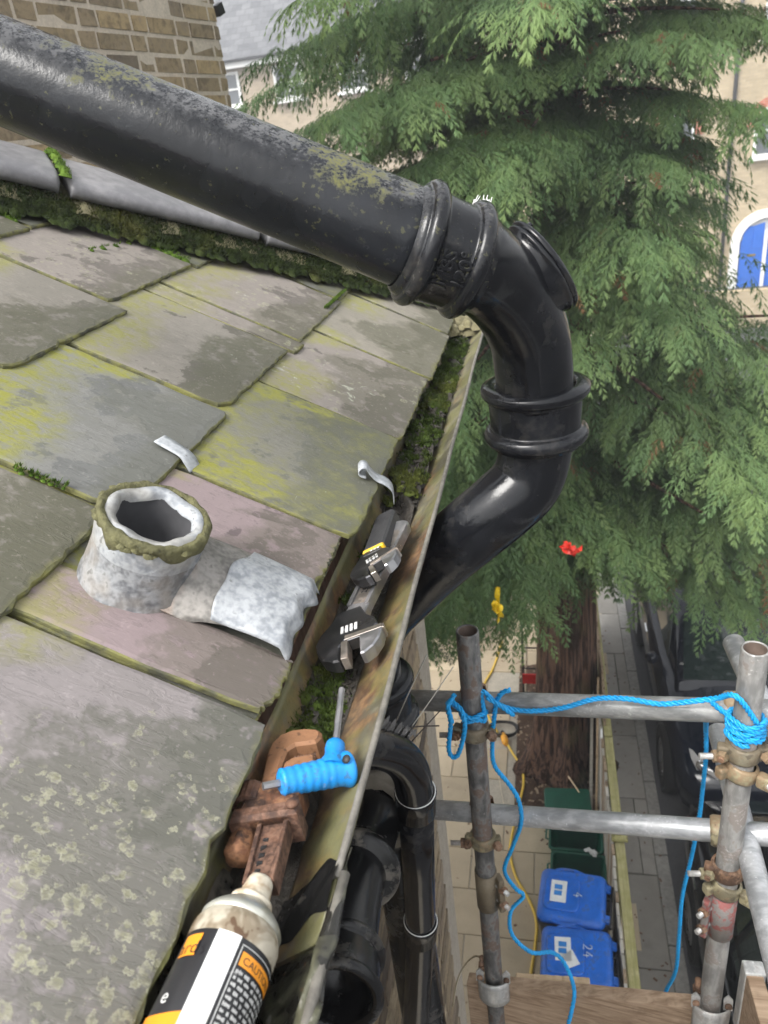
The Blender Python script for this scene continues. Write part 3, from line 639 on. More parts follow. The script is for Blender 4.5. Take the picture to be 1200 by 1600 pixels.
# hip tiles, mortar bed, joints
HD = Vector((-1, -1, TT)).normalized(); HW = Vector((1, -1, 0)).normalized(); HN = HW.cross(HD).normalized()
if HN.z < 0: HN = -HN
HO = Vector((-.255, HIP_Y, 5.985))
def hp(s, w_, h): return HO+HD*s+HW*w_+HN*h
DROP = .362
prof = []
for i in range(13):
    t = -1+2*i/12; wv = t*.150; prof.append((wv, .092-abs(wv)*DROP-.004*(1-abs(t))**2))
def hip_tile(s0, s1, seed):
    mb = MB(); q = random.Random(seed); top = []
    # rounded drip edges: roll over at both sides
    sec = [(-.150, .004), (-.158, .014), (-.159, .026), (-.152, .036)]
    for wv, h in prof[1:-1]: sec.append((wv, h+.004))
    sec += [(.152, .036), (.159, .026), (.158, .014), (.150, .004)]
    sec += [(w_, h-.026) for w_, h in reversed(prof[1:-1])]
    n = len(sec); S = [s0, s0+.004, s0+.010, (s0+s1)/2, s1-.010, s1-.004, s1]; ins = [.006, .002, 0, 0, 0, .002, .006]
    vs = []; fs = []
    for k, (s, i_) in enumerate(zip(S, ins)):
        for w_, h in sec: vs.append(hp(s, w_*(1-i_*4), h-i_*.6+(s-s0)*-.01))
    for k in range(len(S)-1):
        for i in range(n): j = (i+1) % n; fs.append((k*n+i, k*n+j, (k+1)*n+j, (k+1)*n+i))
    fs.append(tuple(range(n))); fs.append(tuple((len(S)-1)*n+i for i in reversed(range(n))))
    mb.add(vs, fs, 0, True); o = mb.build('hip_tile', 'hip_clay', roof, bevel=0); return o
s = .36
JOINTS = []
for k in range(8):
    hip_tile(s, s+.445, k); JOINTS.append(s+.445+.012); s += .469
mb = MB()
def bed(i, j):
    s = .02+i*3.4; side = -.165+.33*j; n = math.sin(s*37)*.006+math.sin(s*91+1)*.004+math.sin(s*213)*.003
    return hp(s, side+n*(1 if j > .5 else -1), .004+.034*(1-abs(j*2-1)**3)-abs(side)*DROP*.9+.018+n*.5)
mb.grid(bed, 150, 12)
mb.build('mortar_bed', 'mortar_old', roof)
def tufts(mb, pts, nrm, hmin, hmax, wid, q, lean=.6, blades=3):
    for p in pts:
        for b_ in range(blades):
            h = q.uniform(hmin, hmax); a = q.uniform(0, 6.283); x = Vector((math.cos(a), math.sin(a), 0)); tip = nrm*h+Vector((q.uniform(-1, 1), q.uniform(-1, 1), q.uniform(-.3, .3)))*h*lean
            o = len(mb.v); mb.v += [tuple(p+x*wid), tuple(p-x*wid), tuple(p+tip)]; mb.f.append((o, o+1, o+2)); mb.mi.append(0); mb.sm.append(False)
def cushion(mb, c, r, hgt, nrm, q, mi=0):      # a low moss cushion
    x, y = frame(nrm); vs = [c+nrm*hgt*q.uniform(.9, 1.1)]; fs = []; S = 9
    for ring, (rr, hh) in enumerate(((.45, .86), (.82, .5), (1.05, -.15))):
        for k in range(S):
            a = 6.2832*k/S+q.uniform(-.2, .2); rad = r*rr*q.uniform(.8, 1.2); vs.append(c+x*math.cos(a)*rad+y*math.sin(a)*rad+nrm*hgt*hh*q.uniform(.8, 1.2))
    for k in range(S):
        j = (k+1) % S; fs.append((0, 1+k, 1+j))
        for g_ in range(2): fs.append((1+g_*S+k, 1+(g_+1)*S+k, 1+(g_+1)*S+j, 1+g_*S+j))
    mb.add(vs, fs, mi, True)
q = random.Random(3)
mb = MB(); pts = []
for i in range(1500):                                     # moss bank along the foot of the hip tiles
    s = q.uniform(.06, 2.6); wv = q.uniform(.135, .190); c = hp(s, wv, .012-wv*DROP+.03*max(0, (.19-wv)/.06))
    cushion(mb, c, q.uniform(.006, .016), q.uniform(.003, .009), (NRM+Vector((.3, -.2, 0))).normalized(), q)
for i in range(14000):
    s = q.uniform(.06, 2.6); wv = q.uniform(.135, .198); pts.append(hp(s, wv, .018-wv*DROP+.03*max(0, (.19-wv)/.06)+q.uniform(0, .012)))
tufts(mb, pts, (NRM+Vector((.2, -.2, .2))).normalized(), .003, .009, .0011, q)
o = mb.build('moss', 'moss_dark', roof, fixn=False); o['kind'] = 'stuff'
mb = MB(); pts = []
for js in JOINTS[:5]:                                    # bright moss rolls in the tile joints and slate seams
    for i in range(26):
        wv = -.04+.20*i/25; c = hp(js+q.uniform(-.003, .003), wv, .096-abs(wv)*DROP); cushion(mb, c, q.uniform(.009, .014), q.uniform(.006, .011), HN, q)
        for z_ in range(10): pts.append(c+Vector((q.uniform(-.01, .01), q.uniform(-.01, .01), q.uniform(.0, .008))))
def seam(u0, v0, u1, v1, n, r0, r1, h=.004):
    for i in range(n):
        t = i/(n-1)+q.uniform(-.02, .02); c = rp(u0+(u1-u0)*t, v0+(v1-v0)*t+q.uniform(-.003, .003), h-.006); cushion(mb, c, q.uniform(r0, r1), q.uniform(r0, r1)*.7, NRM, q)
        for z_ in range(12): pts.append(c+NRM*.004+Vector((q.uniform(-r1, r1), q.uniform(-r1, r1), 0)))
seam(.73, 1.706, .62, 1.70, 18, .006, .013); seam(.90, 1.49, .95, 1.50, 10, .006, .012); seam(.75, 1.90-.38, .73, 1.70, 5, .004, .008)
seam(.455, .405, .52, .42, 12, .006, .014); seam(.42, .748, .36, .75, 8, .002, .004)
for i in range(36):
    t = q.random(); seam(.30, 2.0-.2*t, .30, 2.01-.2*t, 2, .002, .005)
tufts(mb, pts, NRM, .003, .008, .0011, q, blades=3)
o = mb.build('moss', 'moss_bright', roof, fixn=False); o['kind'] = 'stuff'

# wall with bricks (the end wall and the face under the gutter)
mb = MB(); mb.box((WALL_X-2.0-.003, .2+WALL_Y/2-.203, 2.95), (4.0, WALL_Y+.4, 5.88)); wall = mb.build('wall', 'mortar_grey', house)
BL, BH, BD, J = .215, .065, .1025, .010
def brick_mesh(l, h, d_, seed):
    q = random.Random(seed); mb = MB(); mb.box((0, 0, 0), (l, d_, h)); me = bpy.data.meshes.new('brick')
    vs = [(v[0]+q.uniform(-.003, .003), v[1]+q.uniform(-.003, .003), v[2]+q.uniform(-.0025, .0025)) for v in mb.v]; me.from_pydata(vs, [], mb.f); me.update(); return me
BM_S = [brick_mesh(BL, BH, .05, i) for i in range(5)]; BM_H = [brick_mesh(BD, BH, .05, 9+i) for i in range(5)]
def bricks(parent, origin, direction, z0, z1, length, mat, keep, org, q, stuffmesh, sx=0., sz=1.0):
    dx = Vector(direction).normalized(); ang = math.atan2(dx.y, dx.x); nz = int((z1-z0)/(BH+J)); out = Vector((dx.y, -dx.x, 0)); cnt = 0
    for me in BM_S+BM_H:
        if not me.materials: me.materials.append(M(mat))
    for k in range(nz):
        s = 0 if k % 2 == 0 else -(BL+J)/2*.75; z = z0+k*(BH+J)+BH/2; i = k % 2
        while s < length:
            l = BL if i % 2 == 0 else BD; s1 = min(s+l, length); s0 = max(s, 0); i += 1
            if s1-s0 > .03:
                c = Vector(origin)+dx*(s0+s1)/2+Vector((0, 0, z))
                c = c-out*.018+out*q.uniform(-.002, .003)
                if keep(c):
                    me = q.choice(BM_S if l == BL else BM_H); o = bpy.data.objects.new('brick', me); C.objects.link(o); o.parent = parent; o.location = c-org; o.rotation_euler = (0, 0, ang)
                    o.material_slots[0].link = 'OBJECT'; o.material_slots[0].material = M(mat); o.scale = ((s1-s0-sx)/l, 1, sz); cnt += 1
                else: stuffmesh.box(c, (s1-s0-sx, .05, BH*sz), rot=Matrix.Rotation(ang, 3, 'Z'))
            s += l+J
    return cnt
q = random.Random(5); sm = MB(); ho = Vector(house['_o'])
n_ = bricks(wall, (WALL_X, -.2, 0), (0, 1, 0), 0.0, 5.86, WALL_Y+.2, 'wall_brick', lambda c: c.z > 1.9 and c.y > .98, ho, q, sm)
bricks(wall, (WALL_X, WALL_Y, 0), (-1, 0, 0), 0.0, 5.86, 1.2, 'wall_brick', lambda c: False, ho, q, sm)
o = sm.build('brickwork', 'wall_brick', wall, fixn=False); o['kind'] = 'stuff'
# ================================================================== GUTTER
GX, GZ, GR = -.2275, 5.970, .0575
GSEC = [(-.0575, .004), (-.0570, -.014), (-.0530, -.030), (-.0450, -.043), (-.0330, -.0505), (-.0190, -.0530), (-.0060, -.0500), (.0080, -.0430), (.0220, -.0325), (.0350, -.0210), (.0460, -.0100), (.0530, -.0030), (.0575, .0015)]
def gz_at(wv):                                   # inside height of the trough at an offset across it
    for (a, za), (b_, zb_) in zip(GSEC, GSEC[1:]):
        if a <= wv <= b_: return za+(zb_-za)*(wv-a)/(b_-a)
    return 0
def half_round(mb, y0, y1, rx, ny=40, thk=.005, axis='y', cx=GX, z=GZ, wob=0.0012):
    k_ = rx/GR
    def pt(yv, wv, zz, dn_):
        d_ = wob*math.sin(yv*13)+wob*.6*math.sin(yv*41+2)
        if axis == 'y': return Vector((cx+d_+wv*k_, yv, z+d_+zz*k_-dn_))
        return Vector((yv, cx-wv*k_, z+zz*k_-dn_))
    sec = [(a, b_, 0) for a, b_ in GSEC]+[(a*1.03, b_, thk) for a, b_ in reversed(GSEC)]
    vs = []; fs = []; m = len(sec)
    for k in range(ny+1):
        yv = y0+(y1-y0)*k/ny
        for a, b_, d_ in sec: vs.append(pt(yv, a, b_, d_))
    for k in range(ny):
        for i in range(m): j = (i+1) % m; fs.append((k*m+i, k*m+j, (k+1)*m+j, (k+1)*m+i))
    fs.append(tuple(range(m))); fs.append(tuple(ny*m+i for i in reversed(range(m))))
    mb.add(vs, fs, 0, True)
gut = thing('roof_gutter', 'long rusty half round iron gutter along the foot of the slates', 'gutter', (GX, 0, GZ))
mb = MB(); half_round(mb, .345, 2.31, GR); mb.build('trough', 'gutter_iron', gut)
mb = MB(); half_round(mb, -.35, .395, GR+.0062, ny=16); mb.build('socket_trough', 'gutter_wet', gut)
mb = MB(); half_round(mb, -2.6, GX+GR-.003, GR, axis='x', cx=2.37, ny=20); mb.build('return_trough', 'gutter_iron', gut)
# rolled outer lip
mb = MB()
def lippath(y0, y1, off, n): return [Vector((GX+GR-.001+off+.0012*math.sin(y*13), y, GZ+.0012*math.sin(y*13))) for y in np.linspace(y0, y1, n)]
mb.tube(lippath(.395, 2.36, 0, 50), .0036, 8); mb.build('lip', 'gutter_lip', gut)
mb = MB(); mb.tube(lippath(-.35, .40, .006, 20), .0045, 8); mb.build('lip', 'gutter_lip', gut)
# wet bitumen smeared round the joint
mb = MB(); q = random.Random(11)
def smear(i, j):
    wv = -.054+.109*j; yv = .412-.050*i; n = .0012*math.sin(j*17+i*5)+.001*math.sin(j*29+i*7+2)
    return Vector((GX+wv, yv+.008*math.sin(j*9)+n*2, GZ+gz_at(wv)+.001+(.006+n)*math.sin(math.pi*min(1, max(0, i)))))
mb.grid(smear, 26, 40); mb.build('joint_sealant', 'bitumen', gut)
mb = MB()
def ridge(i, j):
    yv = .425-.60*i; a = -.6+3.2*j; n = .0016*math.sin(yv*71+j*3)+.0010*math.sin(yv*131+j*5); wd = (.0065+.002*math.sin(yv*23))*min(1, .15+i*6)
    return Vector((GX+GR+.003+wd*math.cos(a)+n, yv, GZ-.002+wd*.6*math.sin(a)+n))
mb.grid(ridge, 120, 12); mb.build('sealant_ridge', 'gutter_wet', gut)
# silt and moss lying in the gutter
mb = MB()
def siltf(i, j):
    yv = .30+1.96*i; wv = -.050+(.056+.010*max(0, min(1, (yv-.95)/.3)))*j; n = .006*math.sin(yv*31+j*5)+.005*math.sin(yv*77+j*11)+.003*math.sin(yv*190+j*23)
    fill = .014+.010*math.sin(yv*5+1)+(.008 if yv > 1.15 else 0)
    return Vector((GX+wv, yv, GZ+max(gz_at(wv)+.0015, -.053+fill+n-abs(wv+.02)*.15)))
mb.grid(siltf, 300, 16)
o = mb.build('silt_bed', 'silt'); tag(o, 'dark wet silt lying along the bottom of the gutter', 'silt', kind='stuff')
q = random.Random(21)
mb = MB(); pts = []
clumps = [(.70, .012), (.62, .016), (.60, .018), (.66, .014), (.80, .012), (.86, .010), (.93, .014), (.97, .012), (1.02, .012)]+[(1.16+.020*i+q.uniform(-.01, .01), q.uniform(.006, .014)) for i in range(52)]
for yv, r in clumps:
    for k in range(7 if yv > 1.1 else 9):
        wv = q.uniform(-.045, .010) if yv > 1.1 else q.uniform(-.048, .000); yy = yv+q.uniform(-.02, .02)
        p = siltf((yy-.30)/1.96, min(1, (wv+.050)/.062)); cushion(mb, p, q.uniform(.35, .9)*r, q.uniform(.4, .9)*r*.8, Vector((0, 0, 1)), q)
        for z_ in range(26): pts.append(p+Vector((q.gauss(0, r*.5), q.gauss(0, r*.5), q.uniform(.001, r*.55))))
tufts(mb, pts, Vector((0, 0, 1)), .003, .008, .0010, q, blades=3)
o = mb.build('gutter_moss', 'moss_gutter', fixn=False); tag(o, 'green moss cushions growing on the silt in the gutter', 'moss', kind='stuff')
mb = MB()
for i in range(1500):
    yy = q.choice((q.uniform(.5, 1.0), q.uniform(1.1, 2.2), q.gauss(.63, .04), q.gauss(1.4, .1))); wv = q.uniform(-.045, .006)
    if not .31 < yy < 2.2: continue
    p = siltf((yy-.30)/1.96, min(1, (wv+.050)/.062)); s_ = q.uniform(.0015, .0055); mb.box(p+Vector((0, 0, s_*.3)), (s_*q.uniform(.7, 2), s_*q.uniform(.7, 2), s_*.7), rot=Matrix.Rotation(q.uniform(0, 3), 3, Vector((q.random(), q.random(), q.random()+.1)).normalized()))
o = mb.build('gutter_debris', 'silt', fixn=False); tag(o, 'crumbs of slate and grit scattered in the gutter', 'debris', kind='stuff')
# stones and mortar bits at the far gutter corner
mb = MB()
for i in range(16):
    cushion(mb, Vector((GX+q.uniform(-.05, .04), 2.22+q.uniform(-.05, .06), GZ-.03+q.uniform(0, .03))), q.uniform(.012, .028), q.uniform(.01, .022), Vector((0, 0, 1)), q)
o = mb.build('mortar_crumbs', 'mortar_old'); tag(o, 'lumps of old mortar at the far corner of the gutter', 'rubble', kind='stuff')

# ================================================================== BLACK SOIL PIPE OVER THE ROOF
U0, U1 = at(-420, -60, .913), at(640, 372, .913)
RUP = .0590; RB = .0550
pth = [at(-420, -60, .913), at(0, 111, .913), at(330, 246, .913), at(640, 372, .914)]
soil = thing('soil_pipe', 'thick black iron soil pipe crossing above the slates and bending down past the gutter', 'pipe', at(836, 610, 1.10))
mb = MB(); mb.tube([pth[0].lerp(pth[1], i/6) for i in range(6)]+[pth[1].lerp(pth[3], i/14) for i in range(15)]+[at(668, 384, .916)], RUP, 56); mb.build('upper_pipe', 'iron_weathered', soil)
# socket between the two rings
A, B = at(655, 381, .914), at(727, 407, .932); ax = (B-A).normalized(); L_ = (B-A).length
def ringprof(h, r, rr, n=9): return [(h+rr*math.cos(math.pi*(1-i/n)), r+rr*.95*math.sin(math.pi*i/n)) for i in range(n+1)]
pr = [(-.020, RUP-.002), (-.016, RUP+.003), (-.012, .0645)]+ringprof(0, .0645, .0105)+[(.014, .0640), (L_-.014, .0615)]+ringprof(L_, .0615, .0105)+[(L_+.012, .0600), (L_+.020, .0570)]
mb = MB(); mb.lathe(pr, A, ax, 64); col = mb.build('collar', 'iron_collar', soil)
# raised casting letters on the collar
mb = MB()
def emboss(txt, size, ang0, h, flip=1):
    vs, fs = text_polys(txt, size, .0016, .0007); out = []
    x, y = frame(ax); cdir = (Vector(CAM)-(A+ax*h)); cdir = (cdir-ax*cdir.dot(ax)).normalized(); ydir = ax.cross(cdir)
    for v in vs:
        a = -(ang0+v.x/.063); rr = .0632+v.z; out.append(A+ax*(h-v.y)+(cdir*math.cos(a)+ydir*math.sin(a))*rr)
    mb.add(out, fs, 0, True)
emboss('JMBS', .023, -.66, .018+.012); emboss('120°', .023, -.54, .018+.033)
mb.build('casting_letters', 'iron_collar', col)
# elbow
el = spline([B-ax*.012, B+ax*.006, at(762, 428, .962), at(800, 468, 1.008), at(825, 520, 1.055), at(833, 570, 1.085), at(837, 625, 1.113)], 7)
mb = MB(); mb.tube(el, [.0585-.0035*min(1, i/16) for i in range(len(el))], 48); elb = mb.build('elbow', 'iron_gloss', soil)
# access boss and door on the outside of the elbow
bc = at(806, 452, 1.01); door_c = at(846, 418, 1.008)
dn = (door_c-bc).normalized(); du_ = (at(905, 470, 1.035)-at(800, 362, .985)).normalized(); du_ = (du_-dn*du_.dot(dn)).normalized(); dv = dn.cross(du_)
def oval(mb, c, a, b_, h0, h1, prof, mi=0, seg=48):
    vs = []; fs = []
    for h, k in prof:
        for i in range(seg): t = 6.2832*i/seg; vs.append(c+dn*h+du_*math.cos(t)*a*k+dv*math.sin(t)*b_*k)
    n = len(prof)
    for g_ in range(n-1):
        for i in range(seg): j = (i+1) % seg; fs.append((g_*seg+i, g_*seg+j, (g_+1)*seg+j, (g_+1)*seg+i))
    fs.append(tuple((n-1)*seg+i for i in range(seg))); mb.add(vs, fs, mi, True)
mb = MB(); dc = bc.lerp(door_c, 1.0)
oval(mb, dc, .064, .052, 0, 0, [(-.075, .74), (-.05, .84), (-.03, .93), (-.012, 1.0), (-.006, 1.02), (-.005, 1.05), (.0, 1.055), (.0005, .9)]); mb.build('access_boss', 'iron_gloss', soil)
mb = MB(); oval(mb, dc, .0665, .054, 0, 0, [(.0010, 1.0), (.003, 1.025), (.0060, 1.025), (.0085, 1.0), (.0095, .86), (.008, .84), (.008, .3), (.0082, .02)]); dr = mb.build('access_door', 'iron_gloss', soil)
for s_ in (-1, 1): mb = MB(); mb.lathe([(0, .006), (.005, .006), (.005, .0035), (.011, .0035)], dc+dn*.008+du_*.053*s_, dn, 6, smooth=False, cap1=True); mb.build('door_bolt', 'iron_gloss', dr)
# lower socket, vertical axis
VX, VY = -.017, 1.097
z1, z2 = atz(841, 607, 6.135), None
zt, zb = 6.139, 6.070
pr = [(-.018, .052), (-.016, .0665)]+ringprof(0, .0665, .0115)+[(.015, .067), (zt-zb-.016, .0685)]+ringprof(zt-zb, .0685, .0115)[:7]+[(zt-zb+.010, .066), (zt-zb+.008, .058), (zt-zb-.004, .0555)]
mb = MB(); mb.lathe(pr, (VX, VY, zb), (0, 0, 1), 64); mb.build('socket', 'iron_gloss', soil)
mb = MB(); mb.lathe([(0, .050), (.004, .0565), (.0075, .0595), (.003, .066)], (VX, VY, zt-.004), (0, 0, 1), 48); mb.build('socket_caulking', 'mortar_old', soil)
lo = spline([Vector((VX, VY, 6.085)), at(836, 706, 1.165), at(822, 752, 1.182), at(787, 788, 1.190), at(741, 826, 1.212), at(690, 869, 1.255), at(640, 918, 1.32), at(598, 965, 1.39), at(580, 1010, 1.435), at(580, 1050, 1.465)], 7)
mb = MB(); mb.tube(lo, .0553, 48); mb.build('lower_bend', 'iron_gloss', soil)
SX, SY = -.335, 1.135
mb = MB(); pr = [(-.02, .056), (-.018, .070)]+ringprof(0, .070, .011)+[(.016, .067), (.06, .067)]+ringprof(.085, .067, .011)+[(.10, .056)]
mb.lathe(pr, (SX, SY, 5.475), (0, 0, 1), 48); mb.build('socket', 'iron_gloss', soil)
mb = MB(); mb.tube([Vector((SX, SY, 5.60)), Vector((SX, SY, 5.2)), Vector((SX, SY, 4.4)), Vector((SX, SY, .05))], .055, 40); mb.build('stack', 'iron_rain', soil)
# frayed caulking yarn standing on the upper ring
mb = MB(); q = random.Random(4); base = at(752, 322, .935)
for i in range(16):
    p = base+Vector((q.uniform(-.010, .010), q.uniform(-.006, .006), -.004)); mb.tube([p, p+Vector((q.uniform(-.003, .004), 0, .007)), p+Vector((q.uniform(-.005, .007), q.uniform(-.004, .004), q.uniform(.010, .017)))], [.0011, .0009, .0004], 5)
mb.build('yarn_tuft', 'white_paint', soil)
# scrap of tan tape on the lower bend
tp = [at(714, 790, 1.215), at(727, 774, 1.203), at(745, 760, 1.190), at(766, 746, 1.176)]
mb = MB(); pn = Vector((-.3, -.5, .8)).normalized()
def tapef(i, j):
    k = i*2.999; a = int(k); p = tp[a].lerp(tp[a+1], k-a); sd_ = Vector((.55, -.5, .45)).normalized(); return p+sd_*(j-.5)*(.022+.004*math.sin(i*9))+pn*(.001+.0015*math.sin(i*14+j*3))
mb.grid(tapef, 14, 4); o = mb.build('tape_scrap', 'tape_tan', solid=.0008); tag(o, 'torn tan strip of tape stuck on the lower pipe bend', 'tape')

# branch pipe with open socket under the gutter
br = thing('branch_pipe', 'short black branch pipe with crusted collar and open end under the gutter', 'pipe', (-.33, .75, 5.2))
b0, b1, b2, b3 = at(598, 1232, 1.60), at(574, 1300, 1.46), at(545, 1400, 1.28), at(524, 1556, 1.10)
mb = MB(); axb = (b0-b1).normalized(); pr = [(-.03, .060), (-.028, .076)]+ringprof(-.012, .076, .011)+[(.004, .078), (.035, .078)]+ringprof(.050, .074, .012)+[(.07, .06)]
mb.lathe(pr, b0.lerp(b1, .45), axb, 48, jit=lambda i, a, h, r: (h, r*(1+.03*math.sin(a*7+i)+.02*math.sin(a*17+i*3)))); mb.build('crusted_collar', 'iron_crusty', br)
pp = spline([b0, b1, b2, b3], 8); mb = MB(); mb.tube(pp, [.060-.006*i/len(pp) for i in range(len(pp))], 40, caps=False); mb.build('pipe', 'iron_rain', br)
mb = MB(); ax3 = (b3-b2).normalized(); pr = [(-.085, .051), (-.082, .060)]+ringprof(-.07, .060, .009)+[(-.055, .062), (-.01, .062)]+ringprof(0, .062, .009)+[(.008, .055), (-.01, .0535), (-.06, .053), (-.075, .0)]
mb.lathe(pr, b3, ax3, 48); mb.build('open_socket', 'iron_rain', br)
mb = MB(); mb.lathe([(-.03, .05), (-.028, .064)]+ringprof(0, .066, .013)+[(.016, .06), (.02, .05)], b1.lerp(b2, .62), (b2-b1), 48); mb.build('ring', 'bitumen', br)

# plastic waste pipe
pv = thing('waste_pipe', 'slim glossy black plastic downpipe with elbow running down the brick wall', 'pipe', (-.37, 1.1, 4.4))
P = [at(552, 1163, 1.24), at(594, 1169, 1.285), at(624, 1183, 1.325), at(642, 1208, 1.36), at(649, 1245, 1.405)]
mb = MB(); mb.tube(spline(P, 6), .0345, 32); mb.build('elbow', 'pvc_black', pv)
d0, d1, d2 = at(649, 1238, 1.40), at(657, 1440, 1.68), at(649, 1620, 1.95); dl = (d2-d1).normalized()
mb = MB(); mb.tube([d0, d0.lerp(d1, .5), d1, d1.lerp(d2, .5), d2, d2+Vector((-.01, .02, -1.0)), d2+Vector((-.01, .02, -4.3))], .033, 32); mb.build('pipe', 'pvc_black', pv)
for c, dd in ((d0, d1-d0), (d1, d2-d1)):
    mb = MB(); mb.lathe([(-.006, .033), (-.006, .0375), (-.002, .039), (.004, .038), (.055, .0375), (.058, .033)], c, dd, 36); mb.build('coupling', 'pvc_black', pv)
for c, dd in ((d0, d1-d0), (d1, d2-d1)):
    mb = MB(); x, y = frame(dd); mb.tube([c+dd.normalized()*-.006+x*math.cos(a)*.0365+y*math.sin(a)*.0365 for a in np.linspace(0, 6.2832, 33)[:-1]], .0012, 6, closed=True); mb.build('seal_ring', 'white_paint', pv)
# crumpled film on the elbow and loose wires
mb = MB(); q = random.Random(8)
wr0, wr1 = at(588, 1138, 1.27), at(640, 1160, 1.345)
def film(i, j):
    p = wr0.lerp(wr1, i); n = .006*math.sin(i*31+j*7)+.005*math.sin(i*67+j*19); a = -1.2+3.0*j
    return p+Vector((.1, -.5, .85)).normalized()*(.022*math.cos(a)+n)+Vector((.6, .6, .3)).normalized()*(.022*math.sin(a)+n*.5)
mb.grid(film, 26, 14, smooth=False); o = mb.build('film_scrap', 'wrap_film', solid=.0006); tag(o, 'crumpled grey plastic film wrapped over the downpipe elbow', 'plastic film')
def wire(name, pts, r, mat, lab): 
    mb = MB(); mb.tube(spline(pts, 6), r, 6); tag(mb.build(name, mat), lab, 'wire')
wire('loose_wire', [at(617, 1132, 1.37), at(640, 1080, 1.36), at(667, 1022, 1.35)], .0011, 'wire', 'straight pale wire poking up nearest the gutter')
wire('loose_wire', [at(640, 1140, 1.40), at(672, 1095, 1.42), at(708, 1042, 1.44)], .0011, 'wire', 'pale wire leaning towards the left scaffold pole')
wire('loose_wire', [at(617, 1145, 1.37), at(645, 1136, 1.38), at(686, 1134, 1.40)], .0013, 'wire_dark', 'dark wire bending flat towards the right')
wire('loose_wire', [at(642, 1160, 1.41), at(665, 1135, 1.43), at(688, 1110, 1.45)], .0012, 'wire_dark', 'short dark wire slanting up beside the downpipe')

# ================================================================== LEAD VENT STUB
VU, VV = .220, .668
vent = thing('vent_stub', 'broken lead sleeved vent stub ringed with mossy mortar among the slates', 'vent pipe', rp(VU, VV))
vc = rp(VU, VV, 0); q = random.Random(2)
def lead_h(u, v):                                 # one dressed sheet: half-round boot running from the stub down to the eave
    w_ = v-.702; t = max(0, min(1, (VU+.02-u)/.05)); k = max(0, min(1, (VU-u)/VU)); wd = .050+.022*k
    base = math.sqrt(max(0, 1-(w_/(wd*1.25))**2))**1.3; ro = math.hypot(u-VU, v-VV)
    return -.004+.046*base*t*(1-.50*k)+.02*max(0, 1-ro/.085)**1.2+.0016*math.sin(u*70+v*40)*math.sin(v*95)
mb = MB()
def saddle(i, j):
    u = .240-.150*i; v = .636+.130*j-.02*(1-i); return rp(u, v, lead_h(u, v))
mb.grid(saddle, 60, 34)
keepf = [k for k, f_ in enumerate(mb.f) if sum(((Vector(mb.v[i_])-vc)-NRM*(Vector(mb.v[i_])-vc).dot(NRM)).length for i_ in f_)/len(f_) > .045]
mb.f = [mb.f[k] for k in keepf]; mb.mi = [mb.mi[k] for k in keepf]; mb.sm = [mb.sm[k] for k in keepf]
fl = mb.build('flashing', 'lead_tan', vent, solid=.002)
mb = MB()
def apron(i, j):
    v = .632+.132*j; u = .122+.008*math.sin(j*4.2)+.002*math.sin(j*15)-(.092+.005*math.sin(j*3.4+.4)+.003*math.sin(j*19))*i
    return rp(u, v, lead_h(u, max(.636, min(.766, v)))+.0045-.014*max(0, i-.86)/.14-(.004 if j in (0, 1) else 0))
mb.grid(apron, 30, 40); mb.build('apron', 'lead_white', vent, solid=.0022)
mb = MB(); H = .078
mb.lathe([(-.012, .066), (.004, .0625), (.014, .0595), (.03, .0572), (.05, .0565), (H-.006, .0565)], vc, NRM, 48, jit=lambda i, a, h, r: (h+.003*math.sin(a*5+i), r*(1+.02*math.sin(a*3+i*.7)+.012*math.sin(a*9+i)))); mb.build('sleeve', 'lead_grey', vent)
mb = MB(); mb.lathe([(H-.034, .0578), (H-.02, .0586), (H-.006, .0575), (H+.003, .050), (H+.001, .042), (H-.008, .0395)], vc, NRM, 72, jit=lambda i, a, h, r: (h+.002*math.sin(a*5)*(i > 1), r*(1+.035*math.sin(a*5+1)*(i > 3)+.02*math.sin(a*11+i)*(i > 3)+.008*math.sin(a*7)))); mb.build('lead_rim', 'lead_white', vent)
mb = MB()
def mj(i, a, h, r):
    dr = .012*max(0, math.sin(a+2.4))**2+.005*math.sin(a*5)+.003*math.sin(a*11+2)
    return (h-(dr if i < 2 else 0)+.0015*math.sin(a*13+i*2), r*(1+.018*math.sin(a*3+i*.5)*(i > 3)+.010*math.sin(a*7+i)+.008*math.sin(a*17+i*5)))
mb.lathe([(H-.012, .0586), (H-.007, .0605), (H+.000, .0610), (H+.004, .0575), (H+.0035, .0535), (H+.0005, .0505)], vc, NRM, 72, jit=mj)
for i in range(60):
    a = q.choice((q.uniform(-1.0, 2.2), q.uniform(0, 6.28))); x, y = frame(NRM); rr = q.uniform(.052, .060); c = vc+NRM*(H-.006+q.uniform(-.004, .004))+x*math.cos(a)*rr+y*math.sin(a)*rr; cushion(mb, c, q.uniform(.003, .008), q.uniform(.002, .004), NRM, q)
mb.build('mortar_ring', 'vent_mortar', vent)
mb = MB(); mb.lathe([(H-.004, .0425), (H-.010, .0392), (.016, .0385)], vc, NRM, 40, cap1=True); mb.build('bore', 'soot', vent)
